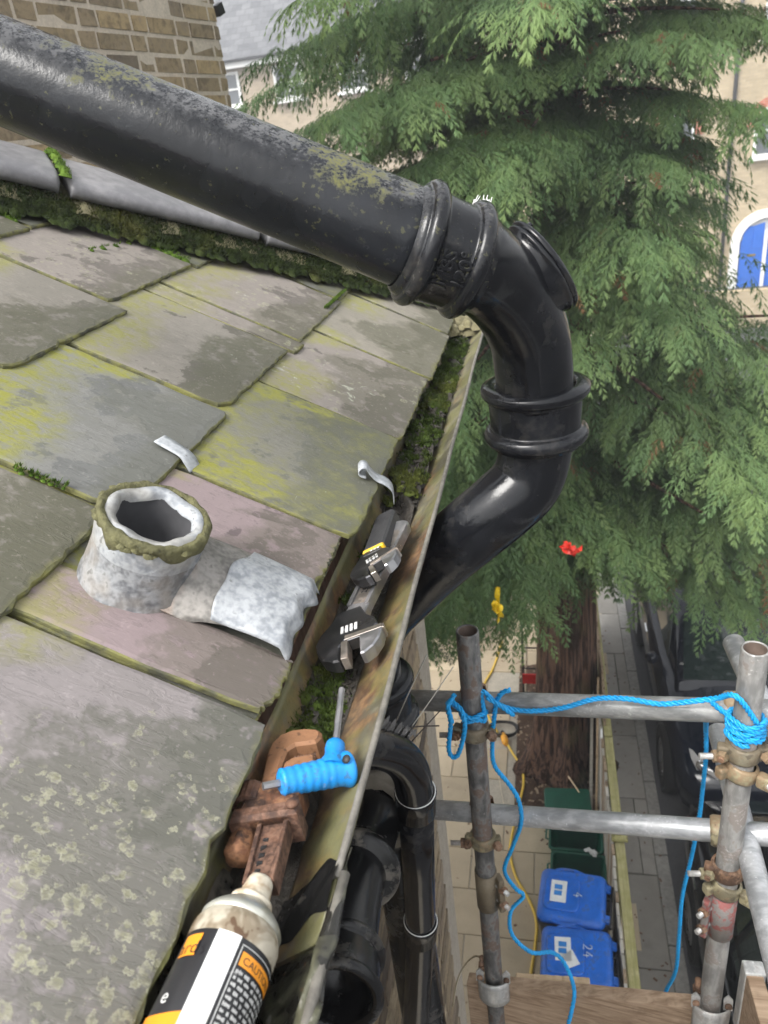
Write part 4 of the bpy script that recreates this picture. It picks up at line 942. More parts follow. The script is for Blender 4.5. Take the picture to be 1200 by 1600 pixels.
# lead clips holding slipped slates
def clip(px, py, ang, curl, lab, u0, v0):
    T = thing('lead_clip', lab, 'lead clip', rp(u0, v0, .006), 'lead clips hooked round slate tails')
    d_ = Vector((math.cos(ang), math.sin(ang))); pts = []
    prof_ = [(-.020, -.008), (-.010, .000), (0, .006), (.012, .0075), (.030, .0085), (.044, .009)] if not curl else [(-.026, -.022), (-.020, -.008), (-.012, .0015), (0, .007), (.016, .009), (.030, .016), (.040, .024), (.047, .022), (.049, .014), (.044, .009), (.034, .0085)]
    sp = spline([Vector((a, 0, h)) for a, h in prof_], 4)
    mb = MB(); n = len(sp)
    def f(i, j):
        p = sp[min(n-1, int(round(i*(n-1))))]; sgn = (j-.5)*.027*(1+.06*math.sin(i*9)); return rp(u0+p.x*d_.x-sgn*d_.y, v0+p.x*d_.y+sgn*d_.x, p.z)
    mb.grid(f, n-1, 3, smooth=True); mb.build('strap', 'lead_clip_grey', T, solid=.0016); return T
clip(287, 708, R(8), False, 'flat grey lead clip hooked over a slate tail above the vent stub', .279, .925)
clip(582, 750, R(-14), True, 'grey lead clip with curled loop at the gutter edge', .006, 1.10)
# ================================================================== TOOLS IN THE GUTTER
def arc(cx, cy, r, a0, a1, n): return [(cx+r*math.cos(R(a0+(a1-a0)*i/n)), cy+r*math.sin(R(a0+(a1-a0)*i/n))) for i in range(n+1)]
def adjustable(name, lab, head, tail, nrm, scale, handle, grp='adjustable spanners lying in the gutter', up=.006):
    """local x runs from the jaws to the handle end, y across, z up out of the face; 1 unit = 1 m at scale 1"""
    x, y, z = axes(tail-head, nrm); Th = frame_matrix(head, x, y, z)@Matrix.Scale(scale, 4); Tm = Th@Matrix.Translation((.03, 0, 0))@Matrix.Rotation(R(20), 4, 'Z')@Matrix.Translation((-.03, 0, 0))
    t = thing(name, lab, 'spanner', head, grp)
    body = [(.052, .013), (.038, .020)]+[(.020, .033), (.006, .038), (-.010, .036), (-.024, .030), (-.034, .019), (-.036, .012), (-.012, .012), (-.004, .006), (-.004, -.020), (.008, -.030), (.022, -.027), (.034, -.018), (.052, -.013)]
    body = body[::-1]
    mb = MB(); mb.prism(body, -.007, .007, Tm, bev=.0018); o = mb.build('fixed_jaw', ['steel_dark'], t)
    mb = MB(); mb.prism([(-.005, .010), (-.034, .0105), (-.036, .003), (-.005, .003)][::-1], -.0065, .0072, Tm, bev=.0006); mb.build('jaw_face', 'steel_jaw', o)
    mv = [(-.004, -.026), (-.004, -.010), (-.036, -.010), (-.037, -.014)]+[(-.030, -.024), (-.018, -.031), (-.004, -.034)]
    mb = MB(); mb.prism(mv[::-1], -.0055, .0082, Tm, bev=.0015); mb.build('moving_jaw', 'chrome_worn', t)
    mb = MB(); mb.prism([(.004, -.036), (.004, -.012), (-.003, -.012), (-.003, -.036)], -.0062, .0066, Tm, bev=.0006); mb.prism([(.0035, -.034), (.0035, .006), (-.0035, .006), (-.0035, -.034)], -.004, .0076, Tm, bev=.0006); mb.build('jaw_slide', 'steel_jaw', t)
    mb = MB()
    for i in range(5): mb.lathe([(0, .0062), (.0012, .0072), (.0024, .0062)], Tm@Vector((.0155, -.008+i*.0032, .0018)), Tm.to_3x3()@Vector((0, 1, 0)), 14)
    mb.build('knurl', 'chrome_worn', t)
    mb = MB()
    for i in range(4): mb.prism([(.009, -.008+i*.005), (.021, -.0085+i*.005), (.021, -.0055+i*.005), (.009, -.005+i*.005)], .0068, .0077, Tm)
    mb.build('size_marks', 'print_white', t)
    Tm = Th
    if handle == 'steel':
        hl = .235; out = [(.040, -.014), (.060, -.0115), (hl-.02, -.0145)]+arc(hl-.012, 0, .0148, -85, 85, 10)+[(hl-.02, .0145), (.060, .0115), (.040, .014)]
        mb = MB(); mb.prism(out, -.0055, .0055, Tm, bev=.001); mb.build('handle', 'chrome_worn', t)
        ins = [(.062, -.0075), (hl-.03, -.0100), (hl-.022, -.004), (hl-.022, .004), (hl-.03, .0100), (.062, .0075)]
        mb = MB(); mb.prism(ins, .0050, .0058, Tm); mb.build('handle_panel', 'steel_jaw', t)
        for s_ in (-1, 1): mb = MB(); mb.bar(Tm@Vector((.058, s_*.0105, .006)), Tm@Vector((hl-.015, s_*.0130, .006)), .0045*scale, .004*scale, z); mb.build('handle_edge', 'chrome_worn', t)
        mb = MB(); vs_, fs_ = text_polys('250mm', .0095, .0003); mb.add([Vector((.080+v.x, v.y-.003, .006+v.z)) for v in vs_], fs_, 0, False, Tm); mb.build('stamped_letters', 'steel_dark', t)
    else:
        hl = .175; mb = MB(); mb.prism([(.036, -.014), (.050, -.0125), (.050, .0125), (.036, .014)], -.007, .0075, Tm, bev=.001); mb.build('neck', 'steel_dark', t)
        mb = MB(); mb.prism([(.047, -.0165), (.0535, -.0165), (.0535, .0165), (.047, .0165)], -.009, .0092, Tm, bev=.002); mb.build('yellow_band', 'yellow_band', t)
        mb = MB(); mb.prism([(.0535, -.0162), (hl-.01, -.0175)]+[(hl, -.012), (hl, .012), (hl-.01, .0175)]+[(.0535, .0162)], -.0088, .0088, Tm, bev=.003); mb.build('grip', 'grip_black', t)
        mb = MB()
        for i in range(3): mb.prism([(.043, -.011+i*.0055), (.0465, -.011+i*.0055), (.0465, -.0075+i*.0055), (.043, -.0075+i*.0055)], .0072, .0079, Tm)
        mb.build('print_mark', 'print_white', t)
    return t
adjustable('adjustable_spanner', 'worn chrome adjustable spanner with open jaws, nearer one in the gutter', at(536, 1006, .915), at(612, 850, 1.10), Vector((-.28, -.25, 1)), 1.18, 'steel')
adjustable('adjustable_spanner', 'black gripped adjustable spanner with a yellow band, farther one in the gutter', at(578, 890, 1.02), at(612, 790, 1.215), Vector((-.45, -.2, 1)), 1.0, 'grip')

# rusty pipe wrench
wh, wt = at(462, 1170, .770), at(405, 1395, .600)
x, y, z = axes(wt-wh, Vector((-.10, -.12, 1))); PW = frame_matrix(wh, x, y, z)
pw = thing('pipe_wrench', 'heavy rust brown pipe wrench lying in the gutter under the blue key', 'wrench', wh)
S = lambda pts: [(a*.001, -b_*.00088) for a, b_ in pts]
hook = S([(62, -24), (62, 6), (34, 8), (22, 4), (16, -4), (16, -22), (14, -36), (2, -36), (-8, -30), (-17, -16), (-19, 0), (-15, 16), (-4, 27), (10, 31), (30, 30), (62, 26)][::-1])
hook = S([(-13, -27), (-18, -12), (-19, 4), (-14, 18), (-3, 26), (12, 28), (70, 24), (70, 6), (30, 6), (14, 4), (8, -4), (9, -28), (2, -33), (-7, -32)][::-1])
mb = MB(); mb.prism(hook if True else hook, -.011, .011, PW, bev=.003); mb.build('hook_jaw', 'rust', pw)
mb = MB(); mb.prism(S([(28, -30), (38, -33), (52, -28), (70, -14), (70, 4), (34, 4), (28, -4)]), -.0115, .0115, PW, bev=.003)
hj = mb.build('heel_jaw', 'rust', pw)
mb = MB()
for i in range(8): mb.prism(S([(25.5, -30+i*3.2), (28.5, -31+i*3.2), (28.5, -28.6+i*3.2)]), -.010, .010, PW)
mb.build('teeth', 'rust_dark', hj)
mb = MB(); mb.prism(S([(62, -22), (70, -24), (98, -20), (112, -16), (112, 24), (98, 38), (66, 32), (60, 20)]), -.014, .014, PW, bev=.003); hs_ = mb.build('housing', 'rust', pw)
mb = MB(); mb.prism(S([(96, -26), (112, -26), (112, 44), (96, 44)]), -.0165, .0165, PW, bev=.004); mb.build('collar_band', 'rust_dark', hs_)
mb = MB(); mb.lathe([(0, .0055), (.001, .0062), (.0035, .0062), (.0040, .0)], PW@Vector((.104, .019, .0160)), PW.to_3x3()@Vector((0, 0, 1)), 12, cap1=True); mb.build('pin', 'rust_dark', hs_)
mb = MB(); kn = PW@Vector((.074, -.030, .004)); kd = PW.to_3x3()@Vector((1, 0, 0))
mb.lathe([(-.012, .010), (-.011, .0145), (.011, .0145), (.012, .010)], kn, kd, 40, smooth=False, jit=lambda i, a, h, r: (h, r*(1+(.05 if int(a*20/6.2832*2) % 2 else 0)))); mb.build('knurled_nut', 'rust_dark', pw)
mb = MB(); mb.lathe([(0, .011), (.022, .012), (.026, .008), (.027, 0)], PW@Vector((.112, -.030, -.004)), kd, 18, jit=lambda i, a, h, r: (h, r*(1+.1*math.sin(a*5+i)+.06*math.sin(a*11)))); mb.build('shank_end', 'rust', pw)
HL = (wt-wh).length
mb = MB(); mb.prism([(.108, -.0135), (HL-.004, -.0125), (HL-.004, .0125), (.108, .0135)], -.0085, .0055, PW, bev=.001)
for s_ in (-1, 1): mb.prism([(.108, s_*.0118-.0022), (HL-.004, s_*.0108-.0022), (HL-.004, s_*.0108+.0022), (.108, s_*.0118+.0022)], -.009, .0085, PW, bev=.0008)
hd = mb.build('handle', 'rust_dark', pw)
mb = MB(); q = random.Random(14)
for k in range(11): mb.prism([(.128+k*.0085, -.006), (.128+k*.0085+q.uniform(.003, .0055), -.0055), (.128+k*.0085+q.uniform(.002, .005), -.001), (.128+k*.0085, -.0005-q.uniform(0, .001))], .0056, .0062, PW)
mb.build('raised_marks', 'steel_dark', hd)   # worn away lettering

# blue handled hex key
g0, g1, jn = at(444, 1222, .690), at(552, 1200, .722), at(522, 1193, .716)
hx = thing('hex_key', 'bright blue T handled hex key resting on the pipe wrench and gutter wall', 'hex key', g0)
gd = (g1-g0).normalized(); Lg = (g1-g0).length; mb = MB(); pr = []
for i in range(45):
    t = i/44; r = .0122+.0026*t+(.00035*math.sin(i*1.35) if t < .72 else 0)+(.0022*math.exp(-((t-.93)/.08)**2))
    if t > .93: r *= math.sqrt(max(.02, 1-((t-.93)/.07)**2*.9))
    if i == 0: r = .0098
    pr.append((t*Lg*1.06-.004, r))
mb.lathe(pr, g0, gd, 28, cap0=True, cap1=True); gr_ = mb.build('grip', 'blue_plastic', hx)
st0, st1 = at(520, 1200, .714), at(534, 1076, .800); sdir = (st1-st0).normalized(); SL = (st1-st0).length
mb = MB(); mb.lathe([(-.004, .0155), (.006, .0125), (.011, .0098), (.017, .0092), (.022, .0098), (.028, .0090), (.031, .0066), (.032, .0)], st0, sdir, 24); mb.build('neck', 'blue_plastic', gr_)
mb = MB(); mb.lathe([(.02, .0035), (SL-.001, .0035), (SL, .0028)], st0, sdir, 6, smooth=False, cap1=True); mb.build('blade', 'chrome_worn', hx)
mb = MB(); mb.lathe([(-.020, .0036), (.01, .0036)], g0, gd, 6, smooth=False, cap0=True); mb.build('short_blade', 'chrome_worn', hx)
mb = MB(); mb.lathe([(0, .0042), (.0012, .0036), (.0012, 0)], at(541, 1186, .7065), Vector((-.2, -.5, .8)), 14); mb.build('hanging_hole', 'trim_black', hx)

# aerosol foam can
ct, cb = atz(378, 1446, 5.985), atz(312, 1600, 5.985)
cdx = (cb-ct); cdx = cdx.normalized(); CR = .0335
can = thing('aerosol_can', 'dirty spray foam can with black, white and orange label lying in the gutter', 'spray can', ct)
cx_, cy_ = frame(cdx, Vector((0, 0, 1)))         # cx_ horizontal, cy_ up-ish
mb = MB(); mb.lathe([(-.001, .0262), (.004, .0298), (.010, .0327), (.013, CR), (.026, CR)], ct, cdx, 56); shd = mb.build('shoulder', 'can_shoulder', can)
mb = MB(); mb.lathe([(-.0155, .0135), (-.0135, .0178), (-.009, .0230), (-.004, .0278), (-.0005, .0303), (.002, .0315), (.0045, .0311), (.006, .0285)], ct, cdx, 56); mb.build('dome', 'can_dome', can)
mb = MB(); mb.lathe([(-.0200, .0130), (-.0190, .0166), (-.0160, .0174), (-.0140, .0150)], ct, cdx, 40); mb.build('valve_cup', 'can_nozzle', can)
mb = MB(); mb.lathe([(-.0385, .0), (-.0390, .0088), (-.0365, .0102), (-.026, .0122), (-.0190, .0134)], ct, cdx, 28, jit=lambda i, a, h, r: (h, r*(1+.03*math.sin(a*3+i)))); mb.build('nozzle', 'can_nozzle', can)
mb = MB(); mb.lathe([(.0255, CR-.0004), (.20, CR-.0004), (.203, CR-.003), (.203, 0)], ct, cdx, 56); body_ = mb.build('body', 'can_label_black', can)
# label panels wrapped round the body; angle 0 looks at the camera
cv = Vector(CAM)-(ct+cdx*.06); cv = (cv-cdx*cv.dot(cdx)).normalized(); ch = cdx.cross(cv)
def wrap(a, h, r): return ct+cdx*h+(cv*math.cos(a)+ch*math.sin(a))*r
def panel(name, a0, a1, h0, h1, mat, r, wav=0.):
    mb = MB(); mb.grid(lambda i, j: wrap(a0+(a1-a0)*i, h0+(h1-h0)*j+wav*math.sin(i*3.1)*(1-j), CR+r), 14, 2); return mb.build(name, mat, body_, fixn=False)
SG = 1 if wrap(.3, .05, CR).x > wrap(-.3, .05, CR).x else -1
def A_(a): return a*SG
panel('white_stripe', A_(-.42), A_(.10), .0258, .20, 'can_label_white', .00015)
panel('brand_block', A_(-1.20), A_(-.72), .030, .046, 'can_label_orange', .0003)
panel('orange_flash', A_(-1.6), A_(-.42), .082, .11, 'can_label_orange', .0002, .003)
panel('caution_block', A_(.24), A_(1.45), .034, .0435, 'can_label_orange', .0003)
panel('white_rule', A_(.175), A_(.195), .031, .20, 'print_white', .0003)
panel('white_rule', A_(.175), A_(1.7), .0300, .0306, 'print_white', .0003)
def wrap_text(txt, size, a0, h0, mat, parent, along=False, r=.0005):
    vs_, fs_ = text_polys(txt, size); mb = MB(); mb.add([wrap(A_(a0+v.x/CR), h0-v.y, CR+r) for v in vs_], fs_); return mb.build('lettering', mat, parent, fixn=False)
wrap_text('ards', .0135, -1.22, .0445, 'print_black', body_)
wrap_text('CAUTION', .0072, .30, .0415, 'print_black', body_)
wrap_text('e', .014, -1.05, .078, 'print_white', body_)
q = random.Random(6); mb = MB()
for i in range(24):                                  # print too small to read: word-long dashes
    h = .0475+i*.0043; a = .24
    while a < 1.45:
        l = q.uniform(.05, .20); nst = max(2, int(l/.028))
        for k in range(nst):
            aa = a+k*.028; t_ = q.uniform(.0009, .0013); up_ = q.choice((0, 0, .0006, -.0005))
            vs = [wrap(A_(aa), h-t_-up_, CR+.0005), wrap(A_(aa+.020), h-t_, CR+.0005), wrap(A_(aa+.020), h+t_, CR+.0005), wrap(A_(aa), h+t_+up_*.5, CR+.0005)]; mb.add(vs, [(0, 1, 2, 3)])
        a += l+.045
mb.build('small_print', 'print_white', body_, fixn=False)
# ================================================================== SCAFFOLD
TR = .02415
LX, LY, RX, RY = -.172, 1.318, .357, 1.205
def standard(name, lab, x, y, ztop, mat):
    t = thing(name, lab, 'scaffold tube', (x, y, 0), 'upright scaffold standards'); mb = MB()
    mb.lathe([(0, TR), (ztop-.002, TR), (ztop, TR-.001), (ztop, TR-.0038), (ztop-.002, TR-.0042)], (x, y, 0), (0, 0, 1), 36); mb.build('tube', mat, t)
    mb = MB(); mb.lathe([(ztop-.001, TR-.0040), (ztop-.35, TR-.0042)], (x, y, 0), (0, 0, 1), 30, cap1=True); mb.build('bore', 'tube_inside', t); return t
standard('scaffold_standard', 'dull dark scaffold upright nearest the brick wall', LX, LY, 5.545, 'tube_dull')
standard('scaffold_standard', 'scratched grey scaffold upright wound with blue rope, at the right edge', RX, RY, 5.598, 'tube_galv_v')
def htube(name, a, b, mat, lab, grp=None):
    mb = MB(); a, b = Vector(a), Vector(b); mb.tube([a+(b-a)*t for t in np.linspace(0, 1, 9)], TR, 32); t = mb.build(name, mat); tag(t, lab, 'scaffold tube', grp); return t
U_a, U_b = aty(650, 1094, LY+.055), aty(1100, 1109, RY+.052)
L_a, L_b = aty(680, 1265, LY+.055), aty(1120, 1298, RY+.052)
def ext(a, b, x0, x1): d_ = (b-a)/(b.x-a.x); return a+d_*(x0-a.x), a+d_*(x1-a.x)
htube('scaffold_ledger', *ext(U_a, U_b, -.425, 1.25), 'tube_ledger_grey', 'upper grey scaffold rail carrying the blue rope', 'horizontal scaffold rails')
htube('scaffold_ledger', *ext(L_a, L_b, -.425, 1.25), 'tube_galv', 'lower shiny galvanised scaffold rail between the two uprights', 'horizontal scaffold rails')
pA = at(1146, 1004, 1.80); htube('scaffold_guardrail', pA, pA+Vector((.10, -1.9, .02)), 'tube_galv', 'pale tube whose end rises behind the right scaffold upright', 'guardrails running towards the viewer')
pB = at(1122, 1140, 1.86); htube('scaffold_guardrail', pB, pB+Vector((.02, -1.9, -.22)), 'tube_galv', 'pale tube slanting down from behind the right scaffold couplers', 'guardrails running towards the viewer')

def coupler(name, lab, base, z, mat, boltdir=-1, rail=None, mat2=None, tiltz=0., nuts=True, phase=0.0, size=1.0):
    """right-angle coupler: band round the upright, a saddle behind it for the rail, hinged flap, bolts with nuts"""
    t = thing(name, lab, 'coupler', (base[0], base[1], z), 'right angle couplers on the uprights'); c = Vector((base[0], base[1], z)); s = size
    mb = MB(); half = .017*s
    prf = [(-half, TR+.001), (-half, TR+.006), (-half*.75, TR+.0085), (half*.75, TR+.0085), (half, TR+.006), (half, TR+.001)]
    ax_ = Vector((tiltz, .08, 1)).normalized(); mb.lathe(prf, c, ax_, 36); mb.build('band', mat, t)
    # swelling lugs either side
    for sx, hh in ((-1, .030), (1, .030)):
        mb = MB(); mb.box(c+Vector((sx*(TR+.012)*s, -.004, 0)), (.022*s, .020*s, hh*s), rot=Matrix.Rotation(sx*.25+phase, 3, 'Z')); mb.build('lug', mat, t, bevel=.004)
    mb = MB()                                            # saddle gripping the rail behind the upright
    rz = rail if rail is not None else z; rc_ = Vector((base[0]-.004, base[1]+.052, rz))
    mb.lathe([(-.024, TR+.001), (-.024, TR+.006), (-.018, TR+.009), (.018, TR+.009), (.024, TR+.006), (.024, TR+.001)], rc_, Vector((1, -.15, .1)), 32); mb.build('saddle', mat2 or mat, t)
    for sx, dy, dz in ((-1, -.018, -.004), (1, -.022, .002)):
        p = c+Vector((sx*(TR+.016)*s, dy, dz)); dirv = Vector((sx*.45, -.9, -.1)).normalized()
        mb = MB(); mb.lathe([(-.02, .0062), (.010, .0062)], p, dirv, 14, cap1=True); bl = mb.build('bolt', 'coupler_rusty', t)
        mb = MB(); mb.lathe([(-.007, .0), (-.007, .0115), (.004, .0115), (.005, .010), (.005, .0)], p, dirv, 6, smooth=False); mb.build('nut', mat2 or mat, bl)
    mb = MB()                                            # T-bolt sticking out sideways
    p = c+Vector((boltdir*(TR+.004), -.006, -.012)); dv_ = Vector((boltdir, -.12, .05)).normalized()
    mb.lathe([(0, .0062), (.052, .0062)], p, dv_, 14, cap1=True); tb = mb.build('side_bolt', 'clip_galv', t)
    mb = MB(); mb.lathe([(.014, .0), (.014, .0125), (.027, .0125), (.028, .0), ], p, dv_, 6, smooth=False); mb.build('side_nut', mat2 or mat, tb)
    return t
z_ul = ext(U_a, U_b, LX, 1)[0].z; z_ur = ext(U_a, U_b, RX, 1)[0].z; z_ll = ext(L_a, L_b, LX, 1)[0].z; z_lr = ext(L_a, L_b, RX, 1)[0].z
coupler('scaffold_coupler', 'drab coupler under the rope loop on the left upright', (LX, LY), z_ul-.055, 'coupler_drab', -1, z_ul-.004, 'coupler_rusty')
coupler('scaffold_coupler', 'small brassy coupler where the lower rail meets the left upright', (LX, LY), z_ll-.05, 'coupler_brass', -1, z_ll-.004, 'coupler_rusty', size=.92)
coupler('scaffold_coupler', 'grey brown coupler just below the wound rope on the right upright', (RX, RY), z_ur-.062, 'coupler_drab', -1, z_ur-.004, 'coupler_brass', .06)
coupler('scaffold_coupler', 'rust brown coupler where the lower rail meets the right upright', (RX, RY), z_lr-.055, 'coupler_rusty', -1, z_lr-.004, 'coupler_brass', -.05)
def swivel(lab, c, dirv, mat):
    t = thing('swivel_coupler', lab, 'coupler', c, 'brassy swivel clamps on the right upright'); mb = MB()
    mb.lathe([(-.016, TR+.001), (-.016, TR+.0065), (-.011, TR+.009), (.011, TR+.009), (.016, TR+.0065), (.016, TR+.001)], c, dirv, 34); mb.build('band', mat, t)
    mb = MB(); e_ = Vector(c)+Vector((TR+.018, -.026, -.006)); mb.box(e_, (.034, .022, .030), rot=Matrix.Rotation(-.6, 3, 'Z')); mb.build('hinge', mat, t, bevel=.005); mb = MB(); mb.box(Vector(c)+Vector((-TR-.012, -.014, .004)), (.022, .020, .026), rot=Matrix.Rotation(.5, 3, 'Z')); mb.build('hinge', mat, t, bevel=.005)
    mb = MB(); mb.lathe([(-.012, .0065), (.020, .0065)], e_, Vector((.2, -.95, .2)), 12, cap1=True); bb = mb.build('bolt', 'clip_galv', t)
    mb = MB(); mb.lathe([(.002, 0), (.002, .012), (.013, .012), (.014, 0)], e_, Vector((.2, -.95, .2)), 6, smooth=False); mb.build('nut', mat, bb)
    mb = MB(); o_ = e_+Vector((.022, .002, -.006)); mb.tube([o_+Vector((.016*math.cos(a), -.004*math.sin(a), .014*math.sin(a))) for a in np.linspace(0, 6.28, 18)[:-1]], .0055, 8, closed=True); mb.build('eye', mat, t)
swivel('brassy swivel clamp below the upper coupler on the right upright', Vector((RX, RY, z_ur-.112)), Vector((.30, .1, 1)), 'coupler_brass')
swivel('brassy swivel clamp below the lower rusty coupler on the right upright', Vector((RX, RY, z_lr-.108)), Vector((.30, .1, 1)), 'coupler_brass')
def sleeve(lab, x, y, zc, mat, paint=None, hlen=.13, bs=-1):
    t = thing('sleeve_coupler', lab, 'coupler', (x, y, zc), 'sleeve couplers joining upright tubes'); mb = MB()
    mb.lathe([(-hlen/2, TR+.001), (-hlen/2, TR+.004), (hlen/2, TR+.004), (hlen/2, TR+.001)], (x, y, zc), (0, 0, 1), 36); mb.build('sleeve', mat, t)
    mb = MB()
    mb.box((x+bs*(TR+.010), y-.012, zc), (.016, .030, hlen*.9), rot=Matrix.Rotation(bs*.5, 3, 'Z')); mb.build('clamp_flange', mat, t, bevel=.004)
    for dz in (-.027, .027):
        mb = MB(); mb.lathe([(-.012, .006), (.030, .006)], (x+bs*(TR+.010), y-.016, zc+dz), Vector((bs*.75, -.66, 0)), 12, cap1=True); bo = mb.build('bolt', 'clip_galv', t)
        mb = MB(); mb.lathe([(.006, 0), (.006, .0115), (.018, .0115), (.019, 0)], (x+bs*(TR+.010), y-.016, zc+dz), Vector((bs*.75, -.66, 0)), 6, smooth=False); mb.build('nut', 'coupler_rusty', bo)
    if paint:
        mb = MB(); q = random.Random(9)
        for k in range(26):
            a = q.uniform(3.5, 5.6); zz = zc+q.uniform(-.055, .055); dw, dh = q.uniform(.04, .16), q.uniform(.004, .014)
            mb.add([(x+math.cos(a+i*dw)*(TR+.0045), y+math.sin(a+i*dw)*(TR+.0045), zz+j*dh*q.uniform(.7, 1)) for i, j in ((-1, -1), (1, -1), (1.2, 0), (1, 1), (-1, 1), (-1.3, 0))], [(0, 1, 2, 3, 4, 5)])
        mb.build('red_paint', paint, t, fixn=False)
sleeve('olive sleeve coupler with two bolts on the left upright', LX, LY, atx(762, 1370, LX).z, 'coupler_drab', bs=1)
sleeve('sleeve coupler flecked with red paint on the right upright', RX, RY, aty(1125, 1425, RY).z, 'sleeve_red')
# toe boards and their clips
def toe_clip(lab, x, y, z):
    t = thing('toe_board_clip', lab, 'board clip', (x, y, z), 'galvanised toe board clips at the foot of the uprights'); mb = MB()
    def f(i, j): 
        a = R(205+130*i); r = TR+.012; return Vector((x+math.cos(a)*r*1.25, y+math.sin(a)*r*1.1, z-.085*j+.006*math.sin(i*3.14)*(1-j)))
    mb.grid(f, 16, 4); mb.build('plate', 'clip_galv', t, solid=.004)
    for s_ in (-1, 1):
        mb = MB(); mb.prism([(s_*.036-.010, -.012), (s_*.036+.010, -.012), (s_*.036+.010, .02), (s_*.036, .032), (s_*.036-.010, .02)], -.002, .002, Matrix.Translation((x, y-.014, z))@Matrix.Rotation(R(80), 4, 'X')); ear = mb.build('ear', 'clip_galv', t)
        mb = MB(); mb.lathe([(0, .0085), (.004, .0085), (.006, .005), (.006, 0)], (x+s_*.036, y-.017, z+.004), (0, -1, .15), 14); mb.build('rivet', 'coupler_rusty', ear)
    mb = MB(); mb.lathe([(0, .007), (.05, .007), (.05, 0)], (x-.030, y+.004, z+.004), (0, .1, 1), 10); mb.lathe([(.012, .0), (.012, .012), (.024, .012), (.024, .0)], (x-.030, y+.004, z+.004), (0, .1, 1), 6, smooth=False); mb.build('bolt', 'coupler_rusty', t)
zc_l = atx(772, 1505, LX).z; zc_r = aty(1112, 1560, RY).z
toe_clip('galvanised clip at the foot of the left upright', LX, LY, zc_l); toe_clip('galvanised clip at the foot of the right upright', RX, RY, zc_r)
def plank(name, a, b, thick, hgt, mat, lab, grp=None, seed=0):
    q = random.Random(seed); a, b = Vector(a), Vector(b); n = 24; mb = MB(); dxy = (b-a).normalized(); sidev = Vector((-dxy.y, dxy.x, 0)).normalized(); vs = []; fs = []
    for i in range(n+1):
        p = a.lerp(b, i/n); jt = q.uniform(-.0015, .0015)
        for sx, sz in ((-1, -1), (1, -1), (1, 1), (-1, 1)): vs.append(p+sidev*sx*thick/2+Vector((0, 0, sz*hgt/2))+Vector((0, 0, jt if sz > 0 else 0)))
    for i in range(n):
        for k in range(4): j = (k+1) % 4; fs.append((i*4+k, i*4+j, i*4+4+j, i*4+4+k))
    fs += [(0, 1, 2, 3), tuple(n*4+k for k in (3, 2, 1, 0))]; mb.add(vs, fs); o = mb.build(name, mat, bevel=.0025); tag(o, lab, 'board', grp); return o
tb0, tb1 = at(742, 1530, 2.19), at(1098, 1566, 1.93)
plank('toe_board', tb0+Vector((-.02, .0, -.10)), tb1+Vector((.02, 0, -.10)), .038, .20, 'timber_board', 'brown timber toe board on edge between the two uprights')
pk0, pk1 = at(806, 1527, 2.30), at(922, 1535, 2.26); plank('timber_offcut', pk0+Vector((0, 0, -.12)), pk1+Vector((0, 0, -.12)), .03, .24, 'timber_pale', 'pale splintered offcut standing behind the toe board')
eb = at(1184, 1560, 1.72); plank('toe_board', eb+Vector((0, .06, -.09)), eb+Vector((.05, -1.2, -.09)), .036, .22, 'timber_board', 'toe board with metal banded end at the lower right corner')
mb = MB(); mb.box(eb+Vector((.002, .055, -.09)), (.046, .035, .232), rot=Matrix.Rotation(.03, 3, 'Z')); o = mb.build('end_band', 'clip_galv', bevel=.004); tag(o, 'galvanised band nailed round the end of the corner board', 'metal band')

# ------------------------------------------------------------------ blue ropes
def rope(pts, n=10, rr=.0052, mat='rope_blue', step=.0055):
    sp = spline(pts, n); out = [sp[0]]; acc = 0       # resample evenly
    for a, b_ in zip(sp, sp[1:]):
        d_ = (b_-a).length; pos_ = 0
        while acc+d_-pos_ >= step and d_ > 0:
            pos_ += step-acc; acc = 0; out.append(a.lerp(b_, min(1, pos_/d_)))
        acc += d_-pos_
    mb = MB(); T0 = (out[1]-out[0]).normalized(); x, y = frame(T0); strands = [[], [], []]; s_ = 0
    for i, p in enumerate(out):
        t = (out[min(i+1, len(out)-1)]-out[max(i-1, 0)]).normalized(); x = (x-t*x.dot(t)).normalized(); y = t.cross(x); s_ = i*step
        for k in range(3):
            a = s_/.034*6.2832+k*2.0944; strands[k].append(p+x*math.cos(a)*rr*.62+y*math.sin(a)*rr*.62)
    for st in strands: mb.tube(st, rr*.55, 6)
    return mb
def loop(cx, cy, z0, z1, r, turns, a0, n=14): return [Vector((cx+math.cos(a0+6.2832*turns*i/(n*turns))*r*(1+.06*math.sin(i*1.7)), cy+math.sin(a0+6.2832*turns*i/(n*turns))*r, z0+(z1-z0)*i/(n*turns)+.004*math.sin(i*1.9))) for i in range(int(n*turns)+1)]
zl = z_ul; ro = TR+.006
front = lambda px, py, dy=-.036: aty(px, py, LY+.055+(RY-LY-.003)*((px-650)/450)+dy)
